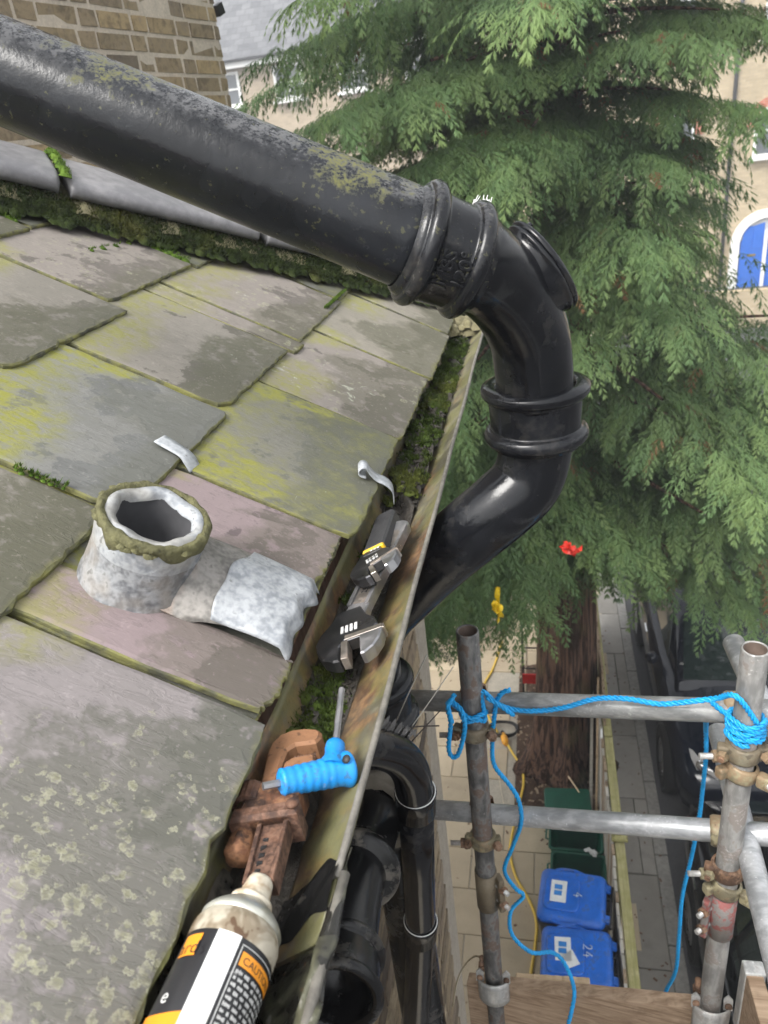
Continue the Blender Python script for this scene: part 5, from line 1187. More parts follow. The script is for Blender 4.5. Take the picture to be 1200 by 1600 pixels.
# line tied along the upper rail between the uprights
lp = loop(LX, LY, z_ul+.010, z_ul-.006, ro, 1.4, R(200))
main = [at(706, 1130, 1.66), at(700, 1098, 1.66)]+lp+[front(752, 1080), front(775, 1098), front(800, 1108), front(835, 1111), front(880, 1106), front(930, 1092), front(980, 1092), front(1030, 1100), front(1080, 1096), front(1120, 1091), aty(1150, 1088, RY-.032), Vector((RX+.012, RY-.030, z_ur+.030))]
tag(rope(main, 6).build('rope', 'rope_blue', fixn=False), 'blue rope tied along the upper scaffold rail between both uprights', 'rope')
w_ = [front(1108, 1093), front(1122, 1106), front(1138, 1118)]+loop(RX, RY, z_ur+.024, z_ur-.022, ro+.001, 5.3, R(190), 12)
tag(rope(w_, 6).build('rope', 'rope_blue', fixn=False), 'blue rope wound several times round the right upright', 'rope')
kn_ = [at(706, 1095, 1.67), at(722, 1112, 1.655), at(726, 1140, 1.665), at(716, 1178, 1.70), at(706, 1182, 1.71), at(701, 1168, 1.70), at(704, 1130, 1.68), at(700, 1105, 1.66), at(712, 1082, 1.655)]
tag(rope(kn_, 8).build('rope', 'rope_blue', fixn=False), 'blue rope loop hanging beside the coupler on the left upright', 'rope')
hang = [front(797, 1078), front(785, 1082), front(777, 1093), front(774, 1107), at(771, 1130, 1.70), at(769, 1160, 1.75), at(772, 1195, 1.79), at(795, 1225, 1.80), at(810, 1250, 1.80), at(814, 1285, 1.82), at(800, 1325, 1.90), at(788, 1360, 1.95), at(805, 1388, 2.0), at(818, 1400, 2.0), at(798, 1424, 2.02), at(800, 1460, 2.03), at(830, 1488, 2.04), at(862, 1488, 2.05), at(882, 1505, 2.04), at(897, 1545, 2.02), at(893, 1580, 2.0), at(882, 1620, 2.0)]
tag(rope(hang, 8).build('rope', 'rope_blue', fixn=False), 'blue rope dangling in loose curves over the wheelie bins', 'rope')
kn2 = [front(760, 1090, -.044), front(778, 1100, -.046), front(795, 1112, -.044), front(805, 1119, -.040)]
tag(rope(kn2, 8).build('rope', 'rope_blue', fixn=False), 'short blue rope tail crossing the knot on the upper rail', 'rope')
h2 = [aty(1104, 1110, RY+.10), at(1103, 1140, 1.78), at(1103, 1180, 1.82), at(1098, 1230, 1.88), at(1092, 1280, 1.94), at(1080, 1340, 2.0), at(1066, 1400, 2.06), at(1061, 1460, 2.12), at(1056, 1515, 2.16), at(1042, 1545, 2.2), at(1036, 1560, 2.2)]
tag(rope(h2, 8).build('rope', 'rope_blue', fixn=False), 'blue rope hanging straight down in front of the parked cars', 'rope')
# ================================================================== GROUND
mb = MB(); mb.add([(-60, -30, -.012), (60, -30, -.012), (60, 90, -.012), (-60, 90, -.012)], [(0, 1, 2, 3)]); struct(mb.build('ground', 'asphalt'))
mb = MB(); mb.box((-3.0, 4.5, -.03), (7.1, 13.0, .05)); patio = struct(mb.build('patio', 'grout'))
def slab_mesh(w_, l, seed):
    q = random.Random(seed); mb = MB(); e_ = .004; vs = []
    for sz, k in ((-.02, 0), (.010, 0), (.014, e_)):
        for sx, sy in ((-1, -1), (1, -1), (1, 1), (-1, 1)): vs.append((sx*(w_/2-k)+q.uniform(-.002, .002), sy*(l/2-k)+q.uniform(-.002, .002), sz))
    fs = [(8, 9, 10, 11)]
    for k in range(2):
        for i in range(4): j = (i+1) % 4; fs.append((k*4+i, k*4+j, k*4+4+j, k*4+4+i))
    me = bpy.data.meshes.new('paving_slab'); me.from_pydata(vs, [], fs); me.update(); return me
q = random.Random(12); SLW, SLL = .60, .45
sm_ = [slab_mesh(SLW, SLL, i) for i in range(4)]
for me in sm_: me.materials.append(M('slab_tan'))
y_ = 2.55; k = 0
while y_ < 10.6:
    x_ = -.53-.30*(k % 2)-1.8
    while x_ < .40:
        inbed = x_+SLW > -.40 and 5.75 < y_+SLL/2 < 8.0
        if not inbed:
            o = bpy.data.objects.new('paving_slab', q.choice(sm_)); C.objects.link(o); o.parent = patio; o.location = (x_+SLW/2, y_+SLL/2, -.006+q.uniform(-.001, .001)); o.rotation_euler = (0, 0, q.uniform(-.004, .004))
        x_ += SLW+.010
    y_ += SLL+.010; k += 1
# soil bed round the tree
mb = MB(); q = random.Random(31)
hts = {}
def bedf(i, j):
    x_, y2 = -.41+.93*i, 5.70+2.5*j; n = .018*math.sin(x_*9+y2*5)+.012*math.sin(x_*23-y2*17)+.008*math.sin(x_*51+y2*43); r = math.hypot(x_-.10, y2-6.62); return Vector((x_, y2, .022+n*.6+.07*max(0, 1-r/.7)))
mb.grid(bedf, 40, 60); struct(mb.build('soil_bed', 'soil'))
mb = MB()
for i in range(420):
    p = bedf(q.random(), q.random()); s_ = q.uniform(.008, .03); mb.box(p+Vector((0, 0, .006)), (s_*q.uniform(1, 2.2), s_, .004), rot=Matrix.Rotation(q.uniform(0, 6), 3, 'Z')@Matrix.Rotation(q.uniform(-.5, .5), 3, 'X'))
o = mb.build('leaf_litter', 'timber_fence', fixn=False); tag(o, 'dry leaf litter scattered over the soil below the tree', 'leaves', kind='stuff')
mb = MB()
for i in range(260):
    p = Vector((q.uniform(-1.6, .45), q.uniform(3.0, 9.5), .010)) if i < 180 else Vector((q.uniform(.6, 1.0), q.uniform(2.5, 9.0), .012)); s_ = q.uniform(.006, .02); mb.box(p, (s_*q.uniform(1, 2.5), s_, .003), rot=Matrix.Rotation(q.uniform(0, 6), 3, 'Z')@Matrix.Rotation(q.uniform(-.3, .3), 3, 'X'))
o = mb.build('fallen_needles', 'timber_dark', fixn=False); tag(o, 'brown needle litter blown over the paving', 'leaves', kind='stuff')
# pavement beyond the fence, kerb, road
PX0, PX1 = .60, .93
mb = MB(); mb.box(((PX0+PX1)/2-.02, 9.0, -.03), (PX1-PX0+.10, 17.0, .05)); pav = struct(mb.build('pavement', 'grout_dark'))
q = random.Random(17); y_ = 1.2
while y_ < 13:
    l = q.choice((.60, .75, .90))
    if q.random() < .2: parts = ((.20, PX0+.10), (.12, PX0+.27))
    else: parts = ((.33, PX0+.165),)
    for w_, xc in parts:
        o = bpy.data.objects.new('paving_slab', slab_mesh(w_, l, q.randint(0, 999))); o.data.materials.append(M('slab_grey')); C.objects.link(o); o.parent = pav; o.location = (xc, y_+l/2, -.006+q.uniform(-.003, .003))
    y_ += l+.012
mb = MB()
for i in range(14): mb.box((PX1+.065, .8+i*.92+.45, -.03), (.12, .905, .075))
struct(mb.build('kerb', 'kerb_stone', bevel=.01))
mb = MB(); mb.add([(1.06, -20, -.008), (9, -20, -.008), (9, 60, -.008), (1.06, 60, -.008)], [(0, 1, 2, 3)]); struct(mb.build('road', 'asphalt'))
# tree-lined far pavement in front of the terrace
mb = MB(); mb.box((0, 27.0, .0), (60, 3.2, .12)); struct(mb.build('far_pavement', 'slab_grey'))

# ================================================================== FENCE
FX = .485
fence = thing('garden_fence', 'low timber fence with green weathered top rail beside the bins', 'fence', (FX, 3, 0))
mb = MB(); q = random.Random(23)
segs = [(2.9, 4.55), (4.57, 5.75), (5.77, 8.9)]
for a, b_ in segs:
    mb = MB(); mb.bar((FX+.030, a, 1.105), (FX+.030, b_, 1.105), .075, .042); mb.build('top_rail', 'timber_rail', fence, bevel=.004)
y_ = 2.9
bm_ = []
while y_ < 8.9:
    mb = MB(); wd = q.uniform(.085, .105); ht = 1.10+q.uniform(-.02, .03); mb.box((FX-.028+q.uniform(-.004, .004), y_+wd/2, ht/2), (.022, wd, ht)); mb.build('fence_board', 'timber_grey' if q.random() < .6 else 'timber_fence', fence); y_ += wd+.006
for yy in (3.6, 4.60, 6.1, 7.6):
    mb = MB(); mb.box((FX+.028, yy, .54), (.08, .08, 1.1)); mb.build('post', 'timber_rail', fence, bevel=.004)
for yy in (4.60,):
    mb = MB(); mb.box((FX+.030, yy, 1.155), (.125, .125, .022)); mb.box((FX+.030, yy, 1.176), (.10, .10, .02), taper=.75)
    mb.lathe([(0, .022), (.012, .028), (.020, .018), (.032, .030), (.050, .040), (.070, .034), (.084, .015), (.088, 0)], (FX+.030, yy, 1.186), (0, 0, 1), 24); mb.build('post_finial', 'timber_rail', fence)
# taller broken panel by the tree and leaning timbers
pnl = thing('fence_panel', 'taller brown board fence panel standing beside the tree trunk', 'fence', (FX, 6.2, 0))
y_ = 5.9
while y_ < 8.6:
    mb = MB(); ht = 1.45+q.uniform(-.05, .05); mb.box((FX+.005, y_+.05, ht/2), (.02, .098, ht)); mb.build('fence_board', 'timber_fence', pnl); y_ += .102
def stick(name, a, b_, w_, t_, mat, lab): mb = MB(); mb.bar(a, b_, w_, t_, (1, 0, .2)); o = mb.build(name, mat, bevel=.002); tag(o, lab, 'timber')
stick('timber_batten', at(905, 1238, 6.95), at(888, 1213, 7.05), .03, .012, 'timber_pale', 'short pale stick lying on the soil behind the green boxes')
stick('timber_batten', (.40, 5.55, .05), (.455, 6.35, 1.35), .07, .02, 'timber_pale', 'pale board leaning between the trunk and the fence')
stick('timber_batten', (.36, 5.75, .05), (.44, 7.0, 1.75), .05, .03, 'timber_grey', 'grey batten leaning on the fence behind the trunk')
stick('timber_batten', (.43, 5.35, .05), (.452, 5.8, 1.18), .035, .02, 'white_paint', 'thin white batten propped in the corner of the fence')

# ================================================================== BINS AND BOXES
def rounded(w_, l, r, n=5):
    out = []
    for cx, cy, a0 in ((w_/2-r, l/2-r, 0), (-w_/2+r, l/2-r, 90), (-w_/2+r, -l/2+r, 180), (w_/2-r, -l/2+r, 270)): out += arc(cx, cy, r, a0, a0+90, n)
    return out
def ringloft(mb, rings, mi=0, smooth=True, cap0=True, cap1=True):
    n = len(rings[0]); vs = [v for r in rings for v in r]; fs = []
    for k in range(len(rings)-1):
        for i in range(n): j = (i+1) % n; fs.append((k*n+i, k*n+j, (k+1)*n+j, (k+1)*n+i))
    if cap0: fs.append(tuple(reversed(range(n))))
    if cap1: fs.append(tuple((len(rings)-1)*n+i for i in range(n)))
    mb.add(vs, fs, mi, smooth)
def wheelie(lab, cx, cy, rot, stk, marks, seed):
    """front of the bin faces -x; hinge and wheels on the fence side"""
    t = thing('wheelie_bin', lab, 'wheelie bin', (cx, cy, 0), 'wheelie bins against the fence'); Rz = Matrix.Translation((cx, cy, 0))@Matrix.Rotation(rot, 4, 'Z')
    X_ = lambda p: Rz@Vector(p)
    mb = MB(); rings = []
    for z, w_, l, ox in ((.03, .36, .36, .03), (.10, .40, .38, .025), (.95, .50, .44, .0), (.97, .525, .465, 0), (1.0, .525, .465, 0)): rings.append([X_((x_+ox, y2, z)) for x_, y2 in rounded(w_, l, .05)])
    ringloft(mb, rings); mb.build('body', 'bin_dark', t)
    # lid: domed, sloping a little to the front, with a raised panel
    mb = MB(); rings = []
    for k, z, r in ((1.0, .0, .06), (1.015, .012, .06), (1.0, .035, .06), (.93, .052, .07), (.80, .060, .08)): rings.append([X_((x_*k*(1.0)-.012, y2*k, 1.004+z+.03*(x_*k+.25))) for x_, y2 in rounded(.50, .455, r)])
    ringloft(mb, rings); lid = mb.build('lid', 'bin_blue', t)
    mb = MB(); rings = []
    for k, z in ((1.0, .058), (.97, .066), (.90, .068)): rings.append([X_((x_*k-.09, y2*k, 1.006+z+.03*(x_+.16))) for x_, y2 in rounded(.27, .30, .05)])
    ringloft(mb, rings); mb.build('lid_panel', 'bin_blue', lid)
    for s_ in (-1, 1): mb = MB(); mb.tube(spline([X_((-.20, s_*.185, 1.040)), X_((-.12, s_*.232, 1.045)), X_((-.02, s_*.236, 1.05)), X_((.06, s_*.21, 1.058))], 5), .012, 8); mb.build('lid_grip', 'bin_blue', lid)
    mb = MB(); mb.tube([X_((.275, -.18, 1.005)), X_((.275, .18, 1.005))], .013, 10)
    for s_ in (-.17, -.06, .06, .17): mb.bar(X_((.235, s_, 1.0)), X_((.275, s_, 1.005)), .02, .03)
    mb.build('handle', 'bin_dark', t)
    for s_ in (-.13, .13): mb = MB(); mb.bar(X_((.20, s_, 1.052)), X_((.268, s_, 1.030)), .06, .022); mb.build('hinge', 'bin_blue', lid)
    for s_ in (-.20, .20):
        mb = MB(); mb.lathe([(-.02, .04), (-.024, .09), (-.015, .10), (.015, .10), (.024, .09), (.02, .04)], X_((.19, s_, .10)), Rz.to_3x3()@Vector((0, 1, 0)), 24); mb.build('wheel', 'tyre', t)
    top = lambda x_, y2: X_((x_, y2, 1.0745+.03*(x_+.25)))
    mb = MB()
    for (x0, x1, y0, y1, a) in stk:
        c, s_ = math.cos(a), math.sin(a); cxx, cyy = (x0+x1)/2, (y0+y1)/2
        mb.add([top(cxx+(x_-cxx)*c-(y2-cyy)*s_, cyy+(x_-cxx)*s_+(y2-cyy)*c)+Vector((0, 0, .0012*(1+0))) for x_, y2 in ((x0, y0), (x1, y0), (x1, y1), (x0, y1))], [(0, 1, 2, 3)])
    sk = mb.build('sticker', 'sticker', lid, fixn=False)
    mb = MB()
    for (x0, x1, y0, y1, a) in stk[:1]:
        for (fx0, fx1, fy0, fy1) in ((.22, .72, .30, .52), (.22, .72, .58, .80)):
            mb.add([top(x0+(x1-x0)*a_, y0+(y1-y0)*b_)+Vector((0, 0, .0026)) for a_, b_ in ((fx0, fy0), (fx1, fy0), (fx1, fy1), (fx0, fy1))], [(0, 1, 2, 3)])
    mb.build('sticker_print', 'sticker_blue', sk, fixn=False)
    mb = MB()
    for st in marks: mb.tube([top(x_, y2)+Vector((0, 0, .002)) for x_, y2 in st], .0035, 5)
    mb.build('painted_number', 'chalk', lid, fixn=False)
    return t
m24a = [[(.005, .06), (.015, .085), (.01, .0)], [(-.01, -.02), (.035, -.02)], [(.015, -.06), (.05, .01)]]
m24b = [[(.02, .075), (.035, .09), (.055, .085), (.06, .06), (.045, .045), (.02, .035), (.02, .005), (.02, .0)], [(.065, -.015), (.03, -.02), (.03, -.06)], [(.065, -.045), (.005, -.045)]]
def m90(ms, ox, oy): return [[(ox+y2*1.0, oy-(x_-.03)*1.2) for x_, y2 in s_] for s_ in ms]
two = [[(0, .07), (.012, .085), (.03, .08), (.034, .062), (.02, .045), (0, .03), (.036, .03)]]; four = [[(.012, .01), (0, -.025), (.036, -.025)], [(.026, -.01), (.024, -.05)]]
def glyph(ms, ox, oy, k=.062): return [[(ox+gy*k, oy-gx*k) for gx, gy in s_] for s_ in ms]
def turn(ms, ox, oy, k=1.6): return [[(ox+(y2-.02)*-0+(x_)*0+ (y2-.02)*k, oy-(x_-.018)*k) for x_, y2 in s_] for s_ in ms]
wheelie('farther blue lidded wheelie bin, the one touching the green boxes', .135, 4.07, R(-6), [(-.175, -.055, -.085, .105, .0)], glyph([[(.45, 1), (0, .38), (.65, .36)], [(.45, .62), (.43, -.05)]], .0, .02), 1)
wheelie('nearer blue lidded wheelie bin with 24 painted on its lid', .150, 3.585, R(-2), [(-.165, -.05, -.055, .125, .05), (-.105, -.01, -.095, .02, .5)], glyph([[(0, .75), (.15, 1), (.42, .95), (.5, .7), (.35, .4), (0, 0), (.58, .02)]], .035, .085)+glyph([[(.45, 1), (0, .38), (.65, .36)], [(.45, .62), (.43, -.05)]], .035, .030), 2)
def green_box(lab, cx, cy, rot, z0=0., tilt=0.):
    t = thing('recycling_box', lab, 'box', (cx, cy, z0), 'dark green recycling boxes'); T_ = Matrix.Translation((cx, cy, z0))@Matrix.Rotation(rot, 4, 'Z')@Matrix.Rotation(tilt, 4, 'X'); mb = MB(); rings = []
    for z, w_, l in ((.0, .40, .28), (.34, .47, .34), (.352, .50, .37), (.365, .50, .37), (.365, .465, .335), (.34, .455, .325), (.02, .385, .265)): rings.append([T_@Vector((x_, y2, z)) for x_, y2 in rounded(w_, l, .035, 3)])
    ringloft(mb, rings, smooth=False); mb.build('tub', 'box_green', t)
    for s_ in (-1, 1): mb = MB(); mb.tube([T_@Vector((s_*.255, -.06, .34)), T_@Vector((s_*.275, -.05, .34)), T_@Vector((s_*.275, .05, .34)), T_@Vector((s_*.255, .06, .34))], .009, 6); mb.build('handle', 'box_green', t)
    return t
green_box('open dark green recycling box touching the farther blue bin', .205, 4.86, R(-2)); green_box('open dark green recycling box in the middle of the three', .195, 5.245, R(-2))
t = thing('recycling_box', 'dark green recycling box farthest from the bins, by the trunk', 'box', (.13, 5.60, 0), 'dark green recycling boxes'); T_ = Matrix.Translation((.13, 5.64, .02))@Matrix.Rotation(R(2), 4, 'Z')
mb = MB(); rings = []
for z, w_, l in ((.0, .36, .26), (.30, .42, .32), (.315, .45, .345), (.33, .45, .345), (.338, .42, .32)): rings.append([T_@Vector((x_, y2, z)) for x_, y2 in rounded(w_, l, .03, 3)])
ringloft(mb, rings, smooth=False); mb.build('tub', 'box_green', t)
mb = MB(); mb.prism(rounded(.44, .335, .03, 3), .339, .350, T_, bev=.003); mb.build('lid', 'box_green', t)
mb = MB(); q = random.Random(77)
for i in range(5): mb.box((.33+q.uniform(-.04, .04), 5.05+q.uniform(-.02, .02), .372+.004*i), (.06, .035, .003), rot=Matrix.Rotation(q.uniform(0, 3), 3, 'Z'))
o = mb.build('paper_scraps', 'sticker'); tag(o, 'scraps of white paper on the rim between the green boxes', 'paper')

# ================================================================== HOSE, CABLES, TROLLEY
def cable(name, pts, r, mat, lab, cat): mb = MB(); mb.tube(spline(pts, 8), r, 8); tag(mb.build(name, mat), lab, cat)
gz = lambda px, py, z=.02: atz(px, py, z)
cable('garden_hose', [gz(787, 985), gz(782, 1010), gz(770, 1045), gz(757, 1068), gz(752, 1090), gz(762, 1118), gz(778, 1145)], .014, 'hose_yellow', 'yellow extension lead running back under the tree', 'cable')
cable('garden_hose', [gz(786, 1150), gz(800, 1175, .04), gz(815, 1200, .04), gz(818, 1225, .05), gz(812, 1252, .05), gz(803, 1290), gz(797, 1330), gz(806, 1370), gz(826, 1405), gz(838, 1440), gz(836, 1480), gz(830, 1520), gz(826, 1580)], .014, 'hose_yellow', 'yellow extension lead snaking over the paving towards the bins', 'cable')
cc = gz(787, 1140, .03); mb = MB()
for k in range(3): mb.tube([cc+Vector((.15*math.cos(a)*(1+.05*k), .13*math.sin(a)*(1-.04*k), .015*k+.006*math.sin(a*3))) for a in np.linspace(0, 6.28, 30)[:-1]], .010, 7, closed=True)
tag(mb.build('cable_coil', 'cable_black'), 'small coil of black cable on the paving', 'cable')
t = thing('cable_plug', 'orange plug and socket on the yellow lead beside the black coil', 'plug', gz(788, 1155, .02)); mb = MB(); c0, c1 = gz(786, 1147, .04), gz(791, 1164, .04); mb.tube([c0, c0.lerp(c1, .3), c0.lerp(c1, .7), c1], [.028, .040, .040, .022], 14); mb.build('shell', 'plug_orange', t); mb = MB(); mb.tube([c0+(c0-c1)*.25, c0], [.02, .03], 12); mb.build('boot', 'cable_black', t)
cable('string', [gz(770, 1180), gz(778, 1205), gz(783, 1235), gz(788, 1262)], .004, 'string_pale', 'thin pale string lying on the paving', 'string')
cable('string', [at(757, 1500, 2.2), at(742, 1494, 2.4), at(725, 1510, 2.6), at(714, 1535, 2.8), at(708, 1570, 3.0)], .003, 'string_pale', 'thin pale cord curling off the left board clip', 'string')
tr = thing('hand_truck', 'black framed trolley with red panel beside the tree trunk', 'trolley', (-.35, 7.9, 0)); mb = MB()
f0 = gz(822, 1130, .0); fx, fy = -.34, 7.35
for dx_ in (0, .20): mb.tube([(fx+dx_, fy, .02), (fx+dx_, fy+.12, .55), (fx+dx_, fy+.28, 1.15)], .013, 8)
for k, (yy, zz) in enumerate(((.05, .24), (.12, .55), (.19, .80), (.28, 1.15))): mb.tube([(fx, fy+yy, zz), (fx+.20, fy+yy, zz)], .010, 8)
mb.build('frame', 'trim_black', tr); mb = MB(); mb.box((fx+.10, fy-.01, .50), (.205, .02, .14)); mb.build('red_panel', 'tail_red', tr, bevel=.004); mb = MB(); mb.tube([(fx+.02, fy+.06, .03), (fx+.06, fy+.55, 1.35)], .014, 8); mb.build('pale_pole', 'string_pale', tr)
for dx_ in (-.03, .23): mb = MB(); mb.lathe([(-.015, .02), (-.015, .07), (.015, .07), (.015, .02)], (fx+dx_, fy+.04, .07), (1, 0, 0), 18); mb.build('wheel', 'tyre', tr)

# ================================================================== PARKED CARS (bonnets towards the viewer)
def car(lab, x0, yf, paint, Lc=4.1, Wc=1.72, Hc=1.45, z0=0.0):
    t = thing('parked_car', lab, 'car', (x0+Wc/2, yf+Lc/2, z0), 'cars parked along the kerb'); xc = x0+Wc/2
    # stations from the front bumper backwards: (s, half width, sill z, shoulder z, top z, half width at top)
    st = [(0, .52, .30, .48, .52, .40), (.05, .66, .24, .58, .62, .52), (.20, .76, .20, .66, .72, .62), (.55, .82, .18, .74, .83, .66), (1.05, .845, .18, .82, .93, .70), (1.25, .85, .18, .86, .965, .71), (2.0, .86, .18, .90, 1.0, .74), (3.2, .86, .18, .93, 1.02, .74), (3.75, .84, .20, .92, 1.0, .70), (4.0, .78, .26, .86, .93, .62), (Lc, .66, .34, .72, .80, .50)]
    mb = MB(); rings = []
    for s_, hw, zs, zm, zt_, ht in st:
        half = [(hw*.86, zs), (hw*.97, zs+.08), (hw, (zs+zm)/2), (hw*.985, zm), (ht+(hw-ht)*.35, zm+(zt_-zm)*.72), (ht*.6, zt_+.008), (0, zt_+.018)]
        pr_ = half+[(-a, b_) for a, b_ in reversed(half[:-1])]; rings.append([Vector((xc+a, yf+s_, z0+b_)) for a, b_ in pr_])
    ringloft(mb, rings); bd = mb.build('body', paint, t)
    # cabin
    cs = [(1.10, .70, .93, .93), (1.85, .60, 1.36, .96), (2.3, .585, Hc, .98), (3.0, .58, Hc-.01, 1.0), (3.45, .58, 1.36, 1.0), (3.95, .56, .97, .96)]
    mb = MB(); rings = []
    for s_, hw, zt_, zb_ in cs:
        lowhw = .735 if 1.2 < s_ < 3.9 else .70
        half = [(lowhw, min(zb_, zt_-.001)), (lowhw-.02, zb_+(zt_-zb_)*.3), (hw+.02, zb_+(zt_-zb_)*.85), (hw-.03, zt_), (hw*.5, zt_+.018*(zt_ > 1.2)), (0, zt_+.025*(zt_ > 1.2))]
        pr_ = half+[(-a, b_) for a, b_ in reversed(half[:-1])]; rings.append([Vector((xc+a, yf+s_, z0+b_)) for a, b_ in pr_])
    ringloft(mb, rings); cb_ = mb.build('cabin', paint, t)
    def pane(name, pts, mat='car_glass', par=cb_, th=.004): 
        mb = MB(); mb.add(pts, [(0, 1, 2, 3)]); return mb.build(name, mat, par, solid=th)
    V = lambda a, s_, z: Vector((xc+a, yf+s_, z0+z))
    up_ = Vector((0, -.005, .014))
    pane('windscreen', [V(-.62, 1.20, .985)+up_, V(.62, 1.20, .985)+up_, V(.54, 1.84, 1.355)+up_, V(-.54, 1.84, 1.355)+up_]); pane('rear_window', [V(-.53, 3.47, 1.352)-up_*.2+Vector((0, .015, .02)), V(.53, 3.47, 1.352)+Vector((0, .015, .015)), V(.55, 3.88, 1.04)+Vector((0, .02, .012)), V(-.55, 3.88, 1.04)+Vector((0, .02, .012))])
    for sg in (-1, 1):
        o_ = Vector((sg*.012, 0, 0))
        pane('side_window', [V(sg*.722, 1.50, 1.03)+o_, V(sg*.722, 2.50, 1.05)+o_, V(sg*.618, 2.48, 1.37)+o_, V(sg*.622, 1.92, 1.33)+o_]); pane('side_window', [V(sg*.722, 2.57, 1.05)+o_, V(sg*.722, 3.50, 1.05)+o_, V(sg*.615, 3.30, 1.34)+o_, V(sg*.618, 2.55, 1.37)+o_])
        for s_ in (.78, 3.28):
            ce = V(sg*.775, s_, .31); mb = MB(); mb.lathe([(-.10, .20), (-.10, .29), (-.085, .31), (.075, .31), (.093, .29), (.093, .205)], ce, (sg, 0, 0), 32); wh_ = mb.build('wheel', 'tyre', t)
            mb = MB(); mb.lathe([(.080, .205), (.088, .20), (.07, .17), (.060, .05), (.075, .0)], ce, (sg, 0, 0), 24); mb.build('rim', 'alloy', wh_)
            mb = MB(); mb.lathe([(-.02, .31), (.092, .325), (.094, .345), (-.02, .36)], ce, (sg, 0, 0), 32); mb.build('wheel_arch', 'trim_black', bd)
        # headlamp wraps the corner, tail lamp at the back
        h0 = [V(sg*.42, .085, .60), V(sg*.66, .16, .63), V(sg*.76, .50, .73), V(sg*.70, .53, .785), V(sg*.58, .30, .755), V(sg*.44, .14, .70)]
        mb = MB(); c_ = sum(h0, Vector())/6+Vector((sg*.02, -.05, .05)); mb.add(h0+[c_], [(i, (i+1) % 6, 6) for i in range(6)], 0, True); hl_ = mb.build('headlamp', 'headlamp_glass', t)
        mb = MB(); mb.lathe([(0, .055), (.02, .05), (.03, 0)], c_+Vector((-sg*.03, 0, -.005)), Vector((sg*.3, -.7, .6)), 16); mb.build('lamp_reflector', 'chrome', hl_)
        mb = MB(); tl_ = [V(sg*.60, 4.05, .80), V(sg*.80, 3.92, .80), V(sg*.845, 3.66, .86), V(sg*.78, 3.70, .96), V(sg*.66, 3.95, .92)]; c_ = sum(tl_, Vector())/5+Vector((sg*.035, .04, .03)); mb.add(tl_+[c_], [(i, (i+1) % 5, 5) for i in range(5)], 0, True); mb.build('tail_lamp', 'tail_red', t)
        mb = MB(); mb.lathe([(-.06, .0), (-.055, .045), (0, .07), (.05, .05), (.06, 0)], V(sg*.90, 1.52, 1.03), Vector((0, 1, .1)), 16); mb.build('mirror', paint, t)
        for s_ in (2.25, 3.15): mb = MB(); mb.bar(V(sg*.862, s_, .84), V(sg*.862, s_+.16, .85), .016, .022); mb.build('door_handle', 'chrome', bd)
    mb = MB(); mb.bar(V(-.40, .02, .42), V(.40, .02, .42), .03, .12); mb.build('grille', 'trim_black', bd)
    mb = MB(); mb.box(V(0, -.005, .36), (.50, .012, .11)); mb.build('number_plate', 'sticker', bd)
    mb = MB(); mb.tube([V(-.60, 1.22, 1.0), V(-.1, 1.26, 1.02)], .008, 6); mb.build('wiper', 'trim_black', cb_); mb = MB(); mb.tube([V(.05, 1.22, 1.0), V(.55, 1.26, 1.02)], .008, 6); mb.build('wiper', 'trim_black', cb_)
    return t
car('black car parked nearest, its flank beside the pavement slabs', 1.09, 1.24, 'car_black', z0=-.008)
car('navy blue car parked behind the black one, headlamp towards us', 1.11, 5.60, 'car_navy', z0=-.008)
car('dark car parked farthest along the kerb under the tree', 1.14, 10.2, 'car_navy', z0=-.008)
# ================================================================== CYPRESS TREE
nr = np.random.default_rng(5)
def frond_template(seed):
    """flat drooping spray: rachis along +x with alternating side sprigs; returns triangles (n,3,3) and tip factor (n,3)"""
    g = np.random.default_rng(seed); tris = []; tip = []
    def pt(s, y, lat): # droop of the whole spray
        return np.array((s*(1-.10*s*s), y, -.42*s*s-.30*lat*lat*4-.0))
    def blade(p, d, l, w, t0, t1, drop):
        d = d/np.linalg.norm(d); sd_ = np.array((-d[1], d[0], 0)); sd_ /= max(1e-6, np.linalg.norm(sd_)); m = p+d*l*.42+np.array((0, 0, -drop*.25)); e_ = p+d*l+np.array((0, 0, -drop))
        tris.append((p, m+sd_*w, e_)); tip.append((t0, (t0+t1)/2, t1)); tris.append((p, e_, m-sd_*w)); tip.append((t0, t1, (t0+t1)/2))
    n = 5
    for i in range(n):
        s = .10+.86*i/(n-1)
        for sg in (-1, 1):
            L_ = (.46*(1-.68*s)+.05)*g.uniform(.75, 1.2); a = sg*math.radians(g.uniform(34, 52)-14*s); base = pt(s+g.uniform(-.03, .03), 0, 0); d = np.array((math.cos(a), math.sin(a), -.42*s-g.uniform(.12, .40)))
            m = 2
            blade(base, d, L_, .026, .12+.35*s, .50+.4*s, .10*L_)
            dn_ = d/np.linalg.norm(d)
            for k in range(m):
                f = (.25+.55*k/m); q0 = base+dn_*L_*f+np.array((0, 0, -.10*L_*f*f))
                for s2 in (-1, 1):
                    a2 = a+s2*math.radians(g.uniform(30, 46)); l2 = L_*(.52-.22*f)*g.uniform(.8, 1.2); d2 = np.array((math.cos(a2), math.sin(a2), d[2]-.15)); d2 /= np.linalg.norm(d2); tris.append((q0-dn_*.030, q0+dn_*.030, q0+d2*l2)); tip.append((.2+.35*s, .2+.35*s, .62+.38*s))
    blade(pt(.93, 0, 0), np.array((1, 0, -.9)), .20, .028, .6, 1.0, .05)
    return np.array(tris), np.array(tip)
TPL = [frond_template(i) for i in range(12)]
